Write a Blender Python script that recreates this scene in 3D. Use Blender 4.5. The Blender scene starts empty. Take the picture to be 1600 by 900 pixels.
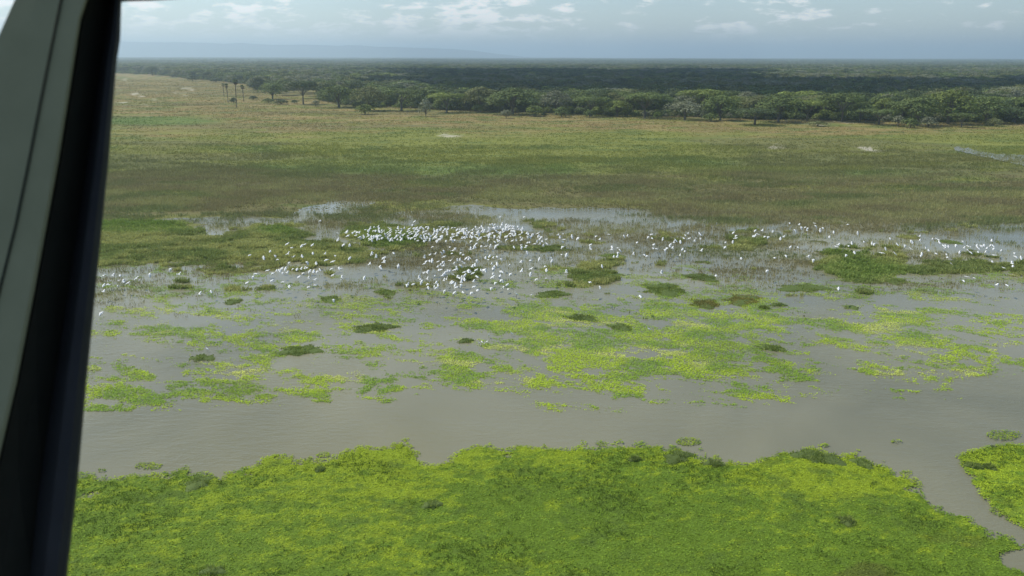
import bpy, math, random
import numpy as np
from mathutils import Matrix, Vector
rad = math.radians
random.seed(7)
SC = bpy.context.scene
COL = SC.collection

# ------------------------------------------------------------------ camera
H = 40.0
FPX = 1333.33
PITCH = math.atan(362.5 / FPX)
ROLL = 0.0022
cam_d = bpy.data.cameras.new('camera')
cam_d.lens = 30.0; cam_d.sensor_width = 36.0
cam_d.clip_start = 0.05; cam_d.clip_end = 90000
cam = bpy.data.objects.new('camera', cam_d); COL.objects.link(cam)
RM = Matrix.Rotation(math.pi / 2 - PITCH, 3, 'X') @ Matrix.Rotation(ROLL, 3, 'Z')
cam.matrix_world = Matrix.Translation((0, 0, H)) @ RM.to_4x4()
cam_d.dof.use_dof = True; cam_d.dof.focus_distance = 160; cam_d.dof.aperture_fstop = 13
SC.camera = cam
RN = np.array(RM)

def at(u, v, z=0.0):
    """ground point seen at pixel u, v of the 1600 x 900 photograph"""
    d = RN @ np.array([(u - 800) / FPX, -(v - 450) / FPX, -1.0])
    t = (z - H) / d[2]
    return np.array([d[0] * t, d[1] * t, z])

def at_dist(u, v, dist):
    d = RN @ np.array([(u - 800) / FPX, -(v - 450) / FPX, -1.0])
    return Vector(tuple(d * dist + np.array([0, 0, H])))

def proj(x, y, z=0.0):
    p = np.stack([x, y, np.broadcast_to(z, np.shape(x)) - H])
    c = RN.T @ p.reshape(3, -1)
    dz = np.minimum(c[2], -0.01)
    return (800 + FPX * c[0] / -dz).reshape(np.shape(x)), (450 - FPX * c[1] / -dz).reshape(np.shape(x))

# ------------------------------------------------------------------ light
SUN_EL, SUN_AZ = 54.0, -62.0          # azimuth from +Y (view direction) towards +X
sun_dir = Vector((math.sin(rad(SUN_AZ)) * math.cos(rad(SUN_EL)), math.cos(rad(SUN_AZ)) * math.cos(rad(SUN_EL)), math.sin(rad(SUN_EL))))
sl = bpy.data.lights.new('sun', 'SUN'); sl.energy = 4.6; sl.angle = rad(0.5); sl.color = (1.0, 0.96, 0.84)
sun = bpy.data.objects.new('sun', sl); COL.objects.link(sun)
sun.rotation_euler = (-sun_dir).to_track_quat('-Z', 'Y').to_euler(); sun.location = (0, 0, 200)

world = bpy.data.worlds.new('World'); SC.world = world; world.use_nodes = True
nt = world.node_tree; nt.nodes.clear()
def N(tree, typ, **kw):
    n = tree.nodes.new(typ)
    for k, v in kw.items():
        if k in n.bl_rna.properties: setattr(n, k, v)
    return n
out = N(nt, 'ShaderNodeOutputWorld'); bg = N(nt, 'ShaderNodeBackground'); bg.inputs[1].default_value = 0.135
sky = N(nt, 'ShaderNodeTexSky', sky_type='NISHITA'); sky.sun_disc = False
sky.sun_elevation = rad(SUN_EL); sky.sun_rotation = rad(SUN_AZ); sky.altitude = 50
sky.air_density = 1.0; sky.dust_density = 0.35; sky.ozone_density = 3.0
# thin cumulus fields: noise on a flat cloud deck seen in true perspective
geo = N(nt, 'ShaderNodeTexCoord'); sep = N(nt, 'ShaderNodeSeparateXYZ'); nt.links.new(geo.outputs['Generated'], sep.inputs[0])
def M(tree, op, a, b=None, c=None, clamp=False):
    n = tree.nodes.new('ShaderNodeMath'); n.operation = op; n.use_clamp = clamp
    for i, s in enumerate((a, b, c)):
        if s is None: continue
        if isinstance(s, (int, float)): n.inputs[i].default_value = s
        else: tree.links.new(s, n.inputs[i])
    return n.outputs[0]
def noise(tree, vec, scale, detail, rough=0.55, dist=0.0, dims='3D'):
    n = tree.nodes.new('ShaderNodeTexNoise'); n.noise_dimensions = dims
    n.inputs['Scale'].default_value = scale; n.inputs['Detail'].default_value = detail
    n.inputs['Roughness'].default_value = rough; n.inputs['Distortion'].default_value = dist
    if vec is not None: tree.links.new(vec, n.inputs['Vector'])
    return n.outputs['Fac']
mpc = N(nt, 'ShaderNodeMapping'); mpc.inputs['Scale'].default_value = (15.0, 15.0, 52); mpc.inputs['Location'].default_value = (3.1, 1.7, 0)
nt.links.new(geo.outputs['Generated'], mpc.inputs[0])
n1 = noise(nt, mpc.outputs[0], 2.1, 8, 0.60, 0.1)
n2 = noise(nt, mpc.outputs[0], 0.33, 3, 0.5)
def maprange(tree, val, a, b, c, d):
    n = tree.nodes.new('ShaderNodeMapRange'); n.interpolation_type = 'SMOOTHSTEP'
    tree.links.new(val, n.inputs[0])
    for i, s in enumerate((a, b, c, d)): n.inputs[i + 1].default_value = s
    return n.outputs[0]
low = maprange(nt, sep.outputs[2], 0.07, 0.16, 1, 0.15)
cov = M(nt, 'ADD', n1, M(nt, 'MULTIPLY', M(nt, 'SUBTRACT', n2, 0.5), 0.55))
cov = M(nt, 'SUBTRACT', cov, M(nt, 'MULTIPLY_ADD', sep.outputs[0], 0.13, -0.03))
cm = M(nt, 'ADD', M(nt, 'MULTIPLY', maprange(nt, cov, 0.50, 0.66, 0, 1), 0.85), maprange(nt, cov, 0.46, 0.64, 0, 0.05))
cm = M(nt, 'MULTIPLY', M(nt, 'MULTIPLY', cm, low), maprange(nt, sep.outputs[2], 0.008, 0.040, 0, 0.95))
mixc = N(nt, 'ShaderNodeMixRGB'); nt.links.new(cm, mixc.inputs[0]); nt.links.new(sky.outputs[0], mixc.inputs[1])
mixc.inputs[2].default_value = (10.5, 10.2, 9.8, 1)
nt.links.new(mixc.outputs[0], bg.inputs[0]); nt.links.new(bg.outputs[0], out.inputs[0])

# ------------------------------------------------------------------ exposure, render settings
SC.view_settings.view_transform = 'Standard'; SC.view_settings.look = 'None'
SC.view_settings.exposure = -0.07; SC.view_settings.gamma = 1.0
SC.render.engine = 'CYCLES'
cy_ = SC.cycles
cy_.use_denoising = True
cy_.max_bounces = 5; cy_.diffuse_bounces = 2; cy_.glossy_bounces = 2; cy_.transmission_bounces = 2
cy_.volume_bounces = 1; cy_.transparent_max_bounces = 6
cy_.caustics_reflective = False; cy_.caustics_refractive = False
cy_.sample_clamp_indirect = 4

# ------------------------------------------------------------------ helpers
def tag(o, label=None, cat=None, group=None, kind=None):
    if label: o['label'] = label
    if cat: o['category'] = cat
    if group: o['group'] = group
    if kind: o['kind'] = kind
    return o

def link(o, parent=None):
    COL.objects.link(o)
    if parent is not None: o.parent = parent
    return o

def mesh_np(name, verts, faces, mat=None, cols=None, smooth=False):
    """mesh from numpy arrays; faces is an (n, k) index array or a list of such arrays"""
    if not isinstance(faces, list): faces = [faces]
    me = bpy.data.meshes.new(name)
    verts = np.asarray(verts, np.float32)
    me.vertices.add(len(verts)); me.vertices.foreach_set('co', verts.ravel())
    idx = np.concatenate([f.ravel() for f in faces]).astype(np.int32)
    tot = np.concatenate([np.full(len(f), f.shape[1], np.int32) for f in faces])
    st = np.concatenate([[0], np.cumsum(tot)[:-1]]).astype(np.int32)
    me.loops.add(len(idx)); me.loops.foreach_set('vertex_index', idx)
    me.polygons.add(len(tot)); me.polygons.foreach_set('loop_start', st); me.polygons.foreach_set('loop_total', tot)
    me.polygons.foreach_set('use_smooth', np.full(len(tot), smooth))
    if cols is not None:
        a = me.color_attributes.new('Col', 'FLOAT_COLOR', 'POINT')
        c = np.ones((len(verts), 4), np.float32); c[:, :3] = cols
        a.data.foreach_set('color', c.ravel())
    me.update(calc_edges=True)
    if mat: me.materials.append(mat)
    return me

def obj(name, me, parent=None):
    return link(bpy.data.objects.new(name, me), parent)

rng = np.random.default_rng(11)
def _hash(ix, iy, seed):
    h = (ix.astype(np.int64) * 374761393 + iy.astype(np.int64) * 668265263 + seed * 982451653) & 0xffffffff
    h = ((h ^ (h >> 13)) * 1274126177) & 0xffffffff
    return ((h ^ (h >> 16)) & 0xffff) / 65535.0
def vnoise(x, y, seed=0):
    ix = np.floor(x); iy = np.floor(y); fx = x - ix; fy = y - iy
    fx = fx * fx * fx * (fx * (fx * 6 - 15) + 10); fy = fy * fy * fy * (fy * (fy * 6 - 15) + 10)
    a = _hash(ix, iy, seed); b = _hash(ix + 1, iy, seed); c = _hash(ix, iy + 1, seed); d = _hash(ix + 1, iy + 1, seed)
    return (a + (b - a) * fx) * (1 - fy) + (c + (d - c) * fx) * fy
def fbm(x, y, scale, octv=4, seed=0, rough=0.5):
    s = 0; amp = 1; tot = 0
    c, sn = math.cos(0.6), math.sin(0.6)
    x = x / scale; y = y / scale
    for i in range(octv):
        s = s + amp * vnoise(x, y, seed + i * 17); tot += amp; amp *= rough
        x, y = (c * x - sn * y) * 2.03 + 5.2, (sn * x + c * y) * 2.03 + 1.3
    return s / tot          # 0..1, mean .5

def sstep(a, b, x):
    t = np.clip((x - a) / (b - a), 0, 1); return t * t * (3 - 2 * t)
def lerp(a, b, t):
    t = np.asarray(t)[..., None]; return np.asarray(a) * (1 - t) + np.asarray(b) * t

def blobs(u, v, lst, wide=False):
    """soft union of ellipses given as (u0, u1, v0, v1, strength)"""
    r = np.zeros_like(u)
    for (u0, u1, v0, v1, s) in lst:
        cu, cv, ru, rv = (u0 + u1) / 2, (v0 + v1) / 2, (u1 - u0) / 2 * 1.15, (v1 - v0) / 2 * 1.15
        d = np.sqrt(((u - cu) / ru) ** 2 + ((v - cv) / rv) ** 2)
        r = np.maximum(r, s * (sstep(1.3, 0.55, d) if not wide else sstep(1.75, 0.2, d)))
    return r

# ------------------------------------------------------------------ materials
def principled(name, base=(0.5, 0.5, 0.5), rough=0.8, spec=0.3):
    m = bpy.data.materials.new(name); m.use_nodes = True
    b = m.node_tree.nodes['Principled BSDF']
    b.inputs['Base Color'].default_value = (*base, 1); b.inputs['Roughness'].default_value = rough
    b.inputs['Specular IOR Level'].default_value = spec
    return m, m.node_tree, b

def veg_mat(name, var=0.25, nscale=0.8, transl=0.35, spec=0.15, rough=0.7):
    """foliage coloured by its Col attribute, with noise variation and some light through the leaf"""
    m, t, b = principled(name, rough=rough, spec=spec)
    at_ = N(t, 'ShaderNodeAttribute', attribute_name='Col')
    g = N(t, 'ShaderNodeNewGeometry')
    f = noise(t, g.outputs['Position'], nscale, 3, 0.6)
    k = M(t, 'MULTIPLY_ADD', f, 2 * var, 1 - var)
    oi = N(t, 'ShaderNodeObjectInfo')
    k = M(t, 'MULTIPLY', k, M(t, 'MULTIPLY_ADD', oi.outputs['Random'], 0.3, 0.85))
    mul = N(t, 'ShaderNodeVectorMath', operation='SCALE')
    t.links.new(at_.outputs['Color'], mul.inputs[0]); t.links.new(k, mul.inputs['Scale'])
    t.links.new(mul.outputs[0], b.inputs['Base Color'])
    if transl > 0:
        tr = N(t, 'ShaderNodeBsdfTranslucent'); t.links.new(mul.outputs[0], tr.inputs[0])
        mx = N(t, 'ShaderNodeMixShader'); mx.inputs[0].default_value = transl
        o = t.nodes['Material Output']
        t.links.new(b.outputs[0], mx.inputs[1]); t.links.new(tr.outputs[0], mx.inputs[2]); t.links.new(mx.outputs[0], o.inputs[0])
    return m

MAT_WEED = veg_mat('floating weed', 0.22, 0.5, 0.3)
MAT_GRASS = veg_mat('grass blades', 0.2, 0.05, 0.3)
MAT_REED = veg_mat('reed blades', 0.2, 0.1, 0.3)
MAT_LEAF = veg_mat('tree leaves', 0.3, 0.25, 0.2)

m, t, b = principled('bark', (0.13, 0.11, 0.085), 0.9)
g = N(t, 'ShaderNodeNewGeometry'); f = noise(t, g.outputs['Position'], 2.0, 4)
cr = N(t, 'ShaderNodeValToRGB'); cr.color_ramp.elements[0].color = (0.07, 0.06, 0.045, 1); cr.color_ramp.elements[1].color = (0.2, 0.175, 0.14, 1)
t.links.new(f, cr.inputs[0]); t.links.new(cr.outputs[0], b.inputs['Base Color']); MAT_BARK = m

# ground
m, t, b = principled('ground soil and grass', rough=0.95, spec=0.1)
at_ = N(t, 'ShaderNodeAttribute', attribute_name='Col'); g = N(t, 'ShaderNodeNewGeometry')
f1 = noise(t, g.outputs['Position'], 0.35, 6, 0.65); f2 = noise(t, g.outputs['Position'], 0.03, 5, 0.6)
k = M(t, 'MULTIPLY', M(t, 'MULTIPLY_ADD', f1, 0.9, 0.55), M(t, 'MULTIPLY_ADD', f2, 0.6, 0.7))
mul = N(t, 'ShaderNodeVectorMath', operation='SCALE')
t.links.new(at_.outputs['Color'], mul.inputs[0]); t.links.new(k, mul.inputs['Scale']); t.links.new(mul.outputs[0], b.inputs['Base Color'])
bp = N(t, 'ShaderNodeBump'); bp.inputs['Strength'].default_value = 0.6; bp.inputs['Distance'].default_value = 0.5
t.links.new(f1, bp.inputs['Height']); t.links.new(bp.outputs[0], b.inputs['Normal'])
MAT_GROUND = m

# water: turbid, brown grey, wind rippled
m, t, b = principled('turbid water', (0.105, 0.098, 0.070), 0.12, 0.5)
b.inputs['IOR'].default_value = 1.33
g = N(t, 'ShaderNodeNewGeometry')
fl = noise(t, g.outputs['Position'], 0.018, 4, 0.55, 0.6)
cr = N(t, 'ShaderNodeValToRGB'); cr.color_ramp.elements[0].position = 0.35; cr.color_ramp.elements[1].position = 0.68
cr.color_ramp.elements[0].color = (0.150, 0.147, 0.092, 1); cr.color_ramp.elements[1].color = (0.248, 0.236, 0.150, 1)
t.links.new(fl, cr.inputs[0]); t.links.new(cr.outputs[0], b.inputs['Base Color'])
mp = N(t, 'ShaderNodeMapping'); mp.inputs['Rotation'].default_value = (0, 0, rad(35)); mp.inputs['Scale'].default_value = (0.5, 1.5, 1)
t.links.new(g.outputs['Position'], mp.inputs[0])
w1 = noise(t, mp.outputs[0], 0.9, 4, 0.6, 0.4); w2 = noise(t, g.outputs['Position'], 3.2, 3, 0.6)
gust = maprange(t, noise(t, g.outputs['Position'], 0.03, 3, 0.5, 0.8), 0.38, 0.66, 0.15, 1.0)
hgt = M(t, 'MULTIPLY', M(t, 'ADD', w1, M(t, 'MULTIPLY', w2, 0.35)), gust)
bp = N(t, 'ShaderNodeBump'); bp.inputs['Strength'].default_value = 0.7; bp.inputs['Distance'].default_value = 0.16
t.links.new(hgt, bp.inputs['Height']); t.links.new(bp.outputs[0], b.inputs['Normal'])
t.links.new(M(t, 'MULTIPLY_ADD', gust, 0.14, 0.10), b.inputs['Roughness'])
MAT_WATER = m

# ------------------------------------------------------------------ terrain
FOREST_EDGE = [(-200, 107), (150, 114), (250, 118), (300, 124), (345, 128), (385, 132), (398, 142), (420, 150), (500, 158), (560, 168), (700, 173),
               (900, 180), (1050, 184), (1200, 188), (1400, 192), (1600, 192), (2000, 192)]
FE_U = [p[0] for p in FOREST_EDGE]; FE_V = [p[1] for p in FOREST_EDGE]
def edge_v(u): return np.interp(u, FE_U, FE_V)

ISLANDS = [(60, 310, 346, 374, .8), (60, 560, 372, 414, 1), (370, 470, 352, 378, .8), (540, 665, 352, 386, .7), (1280, 1420, 400, 438, .8),
           (1420, 1560, 408, 428, .7), (1560, 1700, 410, 442, .7), (1140, 1200, 374, 388, .6), (890, 970, 412, 448, .6), (1280, 1350, 388, 402, .6)]
POOLS = [(300, 372, 355, 376, 1), (380, 460, 338, 352, .6), (460, 560, 325, 372, .8), (530, 560, 300, 345, .4), (640, 980, 322, 350, .62), (240, 420, 338, 350, .4),
         (1000, 1060, 316, 326, .4), (870, 1700, 345, 362, .25)]
SAND = [(203, 216, 145, 149, .9), (218, 226, 149, 152, .9), (281, 304, 137, 140, .8), (283, 292, 145, 151, 1), (270, 279, 144, 147, .7), (296, 303, 139, 143, .8), (184, 202, 159, 162, .8), (236, 248, 155, 158, .7), (218, 224, 163, 166, .8), (192, 199, 123, 127, .8),
        (225, 235, 164, 167, .8), (1200, 1228, 227, 233, .9), (1240, 1265, 227, 233, 1), (1330, 1375, 231, 238, 1.1), (680, 715, 210, 215, .7), (225, 235, 178, 183, .8),
        (1270, 1330, 189, 197, .8), (1490, 1530, 196, 199, .5)]
GRASSCOL = dict(
    tan=(0.240, 0.190, 0.078), yel=(0.178, 0.192, 0.046), grn=(0.112, 0.148, 0.042), brn=(0.140, 0.132, 0.056), dkg=(0.075, 0.100, 0.036))
def meadow_colour(x, y, u, v):
    """grass colour of the plain in broad east-west bands, with patches"""
    n = fbm(x, y * 2.2, 60, 4, 3); n2 = fbm(x, y * 2.0, 16, 3, 9); n3 = fbm(x, y * 2.5, 140, 3, 21)
    vv = v + (n - .5) * 34
    k = [0, 150, 184, 198, 214, 244, 262, 284, 330, 900]
    cs = np.array([GRASSCOL[c] for c in ('tan', 'tan', 'tan', 'tan', 'yel', 'yel', 'grn', 'brn', 'brn', 'brn')])
    c = np.stack([np.interp(vv, k, cs[:, i]) for i in range(3)], -1)
    c = lerp(c, GRASSCOL['grn'], sstep(.52, .68, n2) * .7)
    c = lerp(c, GRASSCOL['brn'], sstep(.50, .66, n3) * .6)
    c = lerp(c, GRASSCOL['yel'], sstep(.56, .70, fbm(x, y * 2, 30, 3, 33)) * .6 * (v > 150))
    green_strip = blobs(u, v, [(150, 330, 183, 196, 1), (500, 900, 262, 275, .3), (850, 900, 258, 275, .6)])
    c = lerp(c, (0.10, 0.17, 0.035), green_strip * .75)
    return c

def elevation(x, y, u, v):
    e = np.interp(v, [0, 285, 320, 345, 372, 420], [.30, .28, .12, -.03, -.12, -.5])
    n = fbm(x, y, 22, 5, 41, .6) - .5
    e = e + n * .55 * np.interp(v, [250, 300, 400, 440], [.2, 1, 1, .1])
    wu = u + (fbm(x, y, 12, 4, 43, .65) - .5) * 70; wv = v + (fbm(x, y, 12, 4, 44, .65) - .5) * 22
    e = e + blobs(wu, wv, ISLANDS) * .55 - blobs(wu, wv, POOLS) * .38
    return e

ys = np.concatenate([[-6000, -1500, -300, 0, 25], np.exp(np.arange(math.log(40), math.log(1500), 0.0052)), np.exp(np.arange(math.log(1505), math.log(60000), 0.05))])
tc = np.linspace(-1, 1, 460) * 0.86
tc = np.concatenate([[-200, -12, -3, -1.3], tc, [1.3, 3, 12, 200]])
Y, T = np.meshgrid(ys, tc, indexing='ij'); X = T * (np.clip(Y, 0, 18000) + 45)
U, V = proj(X, Y)
Yc = np.clip(Y, 5, None)
bad = Y < 20
U = np.where(bad, 800, U); V = np.where(bad, 1200, V)
E = elevation(X, Y, U, V)
E = np.where(Y > 1400, .3, E)
C = meadow_colour(X, Y, U, V)
C = lerp(C, (0.070, 0.075, 0.035), sstep(330, 400, V))
C = lerp(C, (0.20, 0.22, 0.08), np.clip(blobs(U, V, ISLANDS, True), 0, 1) * .9)           # marsh soil under water
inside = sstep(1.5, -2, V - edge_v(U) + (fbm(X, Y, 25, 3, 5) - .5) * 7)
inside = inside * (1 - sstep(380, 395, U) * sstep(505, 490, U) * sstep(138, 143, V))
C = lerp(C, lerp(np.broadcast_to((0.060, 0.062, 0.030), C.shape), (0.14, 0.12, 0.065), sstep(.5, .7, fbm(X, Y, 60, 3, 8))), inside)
sand = blobs(U, V, SAND, True) * sstep(.52, .62, fbm(X, Y * .35, 8, 5, 77, .75))
C = lerp(C, (0.42, 0.39, 0.31), np.clip(sand * 1.3, 0, 1))
nr, nc = X.shape
ii = np.arange(nr * nc).reshape(nr, nc)
F = np.stack([ii[:-1, :-1], ii[:-1, 1:], ii[1:, 1:], ii[1:, :-1]], -1).reshape(-1, 4)
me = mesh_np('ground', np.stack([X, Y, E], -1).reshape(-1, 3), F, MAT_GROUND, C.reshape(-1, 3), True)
tag(obj('ground', me), 'flat grassy flood plain running to the horizon', None, None, 'structure')

# water over the wetland: one sheet, cut by the rising ground
xs_ = [-4000, -600, 600, 4000]
me = mesh_np('water', [(-5000, -6000, 0), (5000, -6000, 0), (5000, 330, 0), (-5000, 330, 0)], np.array([[0, 1, 2, 3]]), MAT_WATER)
tag(obj('water', me), 'shallow grey brown flood water', None, None, 'structure')

# narrow blue stream in the meadow at the right
top = [(1490, 231), (1512, 233), (1535, 238), (1565, 241), (1600, 244), (1660, 250)]
bot = [(1492, 235), (1515, 238), (1538, 243), (1566, 250), (1600, 258), (1660, 270)]
tv = []
for pts in (top, bot):
    us = np.linspace(pts[0][0], pts[-1][0], 60); vs = np.interp(us, [p[0] for p in pts], [p[1] for p in pts])
    vs = vs + (fbm(us, us * 0, 9, 4, 3 if pts is top else 9, .7) - .5) * 7.0 + (-1.0 if pts is top else 1.5)
    tv += [tuple(at(a, b_, 0.55)) for a, b_ in zip(us, vs)]
F = np.array([[i, i + 1, 60 + i + 1, 60 + i] for i in range(59)])
me = mesh_np('stream', tv, F, MAT_WATER); tag(obj('stream', me), 'narrow pale blue stream crossing the meadow', None, None, 'structure')

# ------------------------------------------------------------------ far escarpment
rid_u = np.linspace(-900, 830, 120)
crest = np.interp(rid_u, [-900, -300, 190, 300, 420, 520, 640, 740, 830], [61, 63, 66, 66.5, 68.5, 71, 73, 77, 87]) + (fbm(rid_u, rid_u * 0, 60, 4, 4) - .5) * 3
V3 = []
rows = 10
for j in range(rows):
    s = j / (rows - 1)
    for i, (uu, cv) in enumerate(zip(rid_u, crest)):
        D = 17500 + (1 - abs(2 * s - 1)) * 0 + s * 2600
        hgt = max(0, (87 - cv)) / FPX * 18500 * 0.96 + 40 * min(1, max(0, (830 - uu) / 120))
        prof = min(1, s * 1.9) if s < .6 else 1 - (s - .6) * .6
        prof *= .9 + .2 * float(fbm(np.array([uu]), np.array([s * 100.]), 40, 3, 6)[0])
        ang = math.atan((uu - 800) / FPX)
        V3.append((math.tan(ang) * D, D, -5 + hgt * prof))
n_ = len(rid_u)
F = np.array([[j * n_ + i, j * n_ + i + 1, (j + 1) * n_ + i + 1, (j + 1) * n_ + i] for j in range(rows - 1) for i in range(n_ - 1)])
m, t, b = principled('far hill', (0.05, 0.06, 0.04), 0.95, 0.1); MAT_HILL = m
tag(obj('hills', mesh_np('hills', V3, F, MAT_HILL, None, True)), 'faint blue escarpment on the horizon', None, None, 'structure')

# ------------------------------------------------------------------ haze
def box(name, lo, hi, mat):
    v = [(x, y, z) for z in (lo[2], hi[2]) for y in (lo[1], hi[1]) for x in (lo[0], hi[0])]
    f = np.array([[0, 2, 3, 1], [4, 5, 7, 6], [0, 1, 5, 4], [1, 3, 7, 5], [3, 2, 6, 7], [2, 0, 4, 6]])
    return obj(name, mesh_np(name, v, f, mat))
mh = bpy.data.materials.new('haze air'); mh.use_nodes = True; t = mh.node_tree; t.nodes.clear()
o = N(t, 'ShaderNodeOutputMaterial'); pv = N(t, 'ShaderNodeVolumePrincipled')
pv.inputs['Color'].default_value = (0.71, 0.88, 1.0, 1); pv.inputs['Density'].default_value = 1.25e-4; pv.inputs['Anisotropy'].default_value = 0.45
t.links.new(pv.outputs[0], o.inputs['Volume'])
hz = box('haze', (-3.7e6/1, -1.3e6/100, -8), (3.7e6, 7.0e4, 330), mh) if False else box('haze', (-64000, -14000, -8), (64000, 66000, 390), mh)
tag(hz, 'pale bluish haze over the plain', None, None, 'stuff')

# ------------------------------------------------------------------ scatter builders
def tufts(name, P, h, r, col, mat, blades=6, width=.09, lean=.5, seed=0, cvar=.15):
    """clumps of narrow blades; P (n,3), h height, r clump radius, col (n,3)"""
    g = np.random.default_rng(seed); n = len(P)
    k = n * blades
    ia = np.repeat(np.arange(n), blades)
    a = g.uniform(0, 2 * np.pi, k); rr = np.sqrt(g.uniform(0, 1, k)) * r[ia]
    base = P[ia] + np.stack([np.cos(a) * rr, np.sin(a) * rr, np.zeros(k)], -1)
    hh = h[ia] * g.uniform(.55, 1.1, k)
    la = a + g.normal(0, .7, k); ll = hh * g.uniform(.05, lean, k)
    tip = base + np.stack([np.cos(la) * ll, np.sin(la) * ll, hh], -1)
    wa = g.uniform(0, 2 * np.pi, k); w = np.broadcast_to(width, (n,))[ia] * g.uniform(.6, 1.4, k)
    wv = np.stack([np.cos(wa) * w / 2, np.sin(wa) * w / 2, np.zeros(k)], -1)
    mid = (base * .45 + tip * .55) + np.stack([-np.cos(la) * ll * .15, -np.sin(la) * ll * .15, np.zeros(k)], -1)
    v = np.stack([base - wv * .6, base + wv * .6, mid + wv, mid - wv, tip], 1).reshape(-1, 3)
    o_ = np.arange(k)[:, None] * 5
    q = o_ + np.array([[0, 1, 2, 3]]); tr = o_ + np.array([[3, 2, 4]])
    c = col[ia] * (1 + g.normal(0, cvar, (k, 1)))
    c = np.clip(np.repeat(c, 5, 0), .004, .9)
    return mesh_np(name, v, [q, tr], mat, c)

def leaves(name, P, size, col, mat, tilt=.5, seed=0, aspect=.7, nrm=None, cvar=.15, fold=.0):
    """flat leaf pads facing up (or nrm) with a random tilt"""
    g = np.random.default_rng(seed); k = len(P)
    nv = np.tile([0., 0, 1], (k, 1)) if nrm is None else nrm
    nv = nv + g.normal(0, tilt, (k, 3)); nv /= np.linalg.norm(nv, axis=1)[:, None] + 1e-9
    t1 = np.cross(nv, g.normal(0, 1, (k, 3))); t1 /= np.linalg.norm(t1, axis=1)[:, None] + 1e-9
    t2 = np.cross(nv, t1)
    s = (size * g.uniform(.6, 1.4, k))[:, None] / 2
    v = np.stack([P - t1 * s, P - t2 * s * aspect * .8 + t1 * s * .15, P + t1 * s, P + t2 * s * aspect - t1 * s * .1], 1).reshape(-1, 3)
    q = np.arange(k)[:, None] * 4 + np.array([[0, 1, 2, 3]])
    c = col * (1 + g.normal(0, cvar, (k, 1)))
    return mesh_np(name, v, q, mat, np.clip(np.repeat(c, 4, 0), .004, .9))

def world_rand(n, x0, x1, y0, y1, seed):
    g = np.random.default_rng(seed); return g.uniform(x0, x1, n), g.uniform(y0, y1, n)
def fan_rand(n, y0, y1, seed, k=.68, off=15, power=2.0):
    """random points of the plain between two distances, thinning out with distance"""
    g = np.random.default_rng(seed)
    w = g.uniform(0, 1, n)
    y = (y0 ** (2 - power) + w * (y1 ** (2 - power) - y0 ** (2 - power))) ** (1 / (2 - power)) if power != 2 else y0 * (y1 / y0) ** w
    x = g.uniform(-1, 1, n) * (y * k + off)
    return x, y

BRIGHT = np.array((0.335, 0.440, 0.030)); MIDG = np.array((0.178, 0.285, 0.030)); DARKG = np.array((0.130, 0.205, 0.034)); PALE = np.array((0.52, 0.54, 0.16))

# ---- foreground mat -------------------------------------------------------
TOPL = [(-300, 765), (100, 757), (200, 750), (255, 742), (285, 738), (335, 748), (385, 738), (410, 722), (450, 726), (500, 716), (560, 710), (600, 702), (640, 701), (664, 712), (690, 722),
        (725, 706), (760, 700), (800, 700), (850, 690), (880, 700), (900, 690), (940, 688), (1000, 692), (1060, 699), (1110, 706), (1150, 716), (1172, 722), (1200, 703), (1260, 700), (1330, 706),
        (1378, 722), (1405, 745), (1440, 760), (1455, 785), (1480, 800), (1520, 812), (1545, 832), (1620, 842), (1900, 850)]
def fore_mask(x, y, u, v):
    n = (fbm(x, y, 4, 5, 51, .68) - .5)
    a = (v - np.interp(u, [p[0] for p in TOPL], [p[1] for p in TOPL])) / 14 + n * 4.2
    a = np.where((u > 1565) & (u < 1760), a - blobs(u, v, [(1570, 1740, 862, 896, 1)]) * 8, a)
    rl = np.interp(v, [680, 700, 712, 735, 770, 800, 832, 900], [1660, 1530, 1492, 1508, 1530, 1548, 1600, 1760])
    b_ = np.where(v > 838, -1, np.minimum((u - rl) / 18, (v - 692) / 8) + n * 2.6)
    bl = blobs(u, v, [(209, 253, 723, 734, 1), (153, 166, 733, 738, .9), (494, 516, 707, 716, .9), (1057, 1094, 685, 697, 1), (1390, 1410, 688, 694, .7), (1405, 1425, 735, 745, .7),
                      (1540, 1600, 672, 690, .75), (1455, 1475, 790, 796, .7), (1300, 1330, 697, 702, .5), (630, 640, 730, 736, .5)])
    c_ = (bl - .5) * 3 + n * 3
    return a, b_, c_
def fore_col(x, y, u, v):
    n = fbm(x * .95 + y * .3, y * 1.5 - x * .3, 1.3, 5, 61, .85); n2 = fbm(x, y, 14, 3, 62)
    br = sstep(.40, .66, n + (n2 - .5) * .35 + np.interp(u, [100, 600, 900, 1500], [.06, .04, -.06, -.10]) + np.interp(v, [690, 740, 800, 900], [.16, .05, -.06, -.10]) + blobs(u, v, [(1180, 1480, 700, 775, .14), (1480, 1700, 690, 840, .12)]))
    c = lerp(np.broadcast_to(MIDG, x.shape + (3,)), BRIGHT, br)
    c = lerp(c, DARKG, sstep(.60, .74, fbm(x, y, 2.4, 4, 66, .7)) * .6)
    c = lerp(c, (0.13, 0.12, 0.035), sstep(.62, .75, fbm(x, y * 1.8, 9, 3, 68)) * .5 * sstep(820, 870, v) * sstep(900, 1050, u))
    return c
def fore_h(x, y): return .02 + .20 * np.clip(fbm(x, y, 2.6, 4, 71) - .3, 0, 1) + .09 * fbm(x, y, .8, 2, 72)
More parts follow.
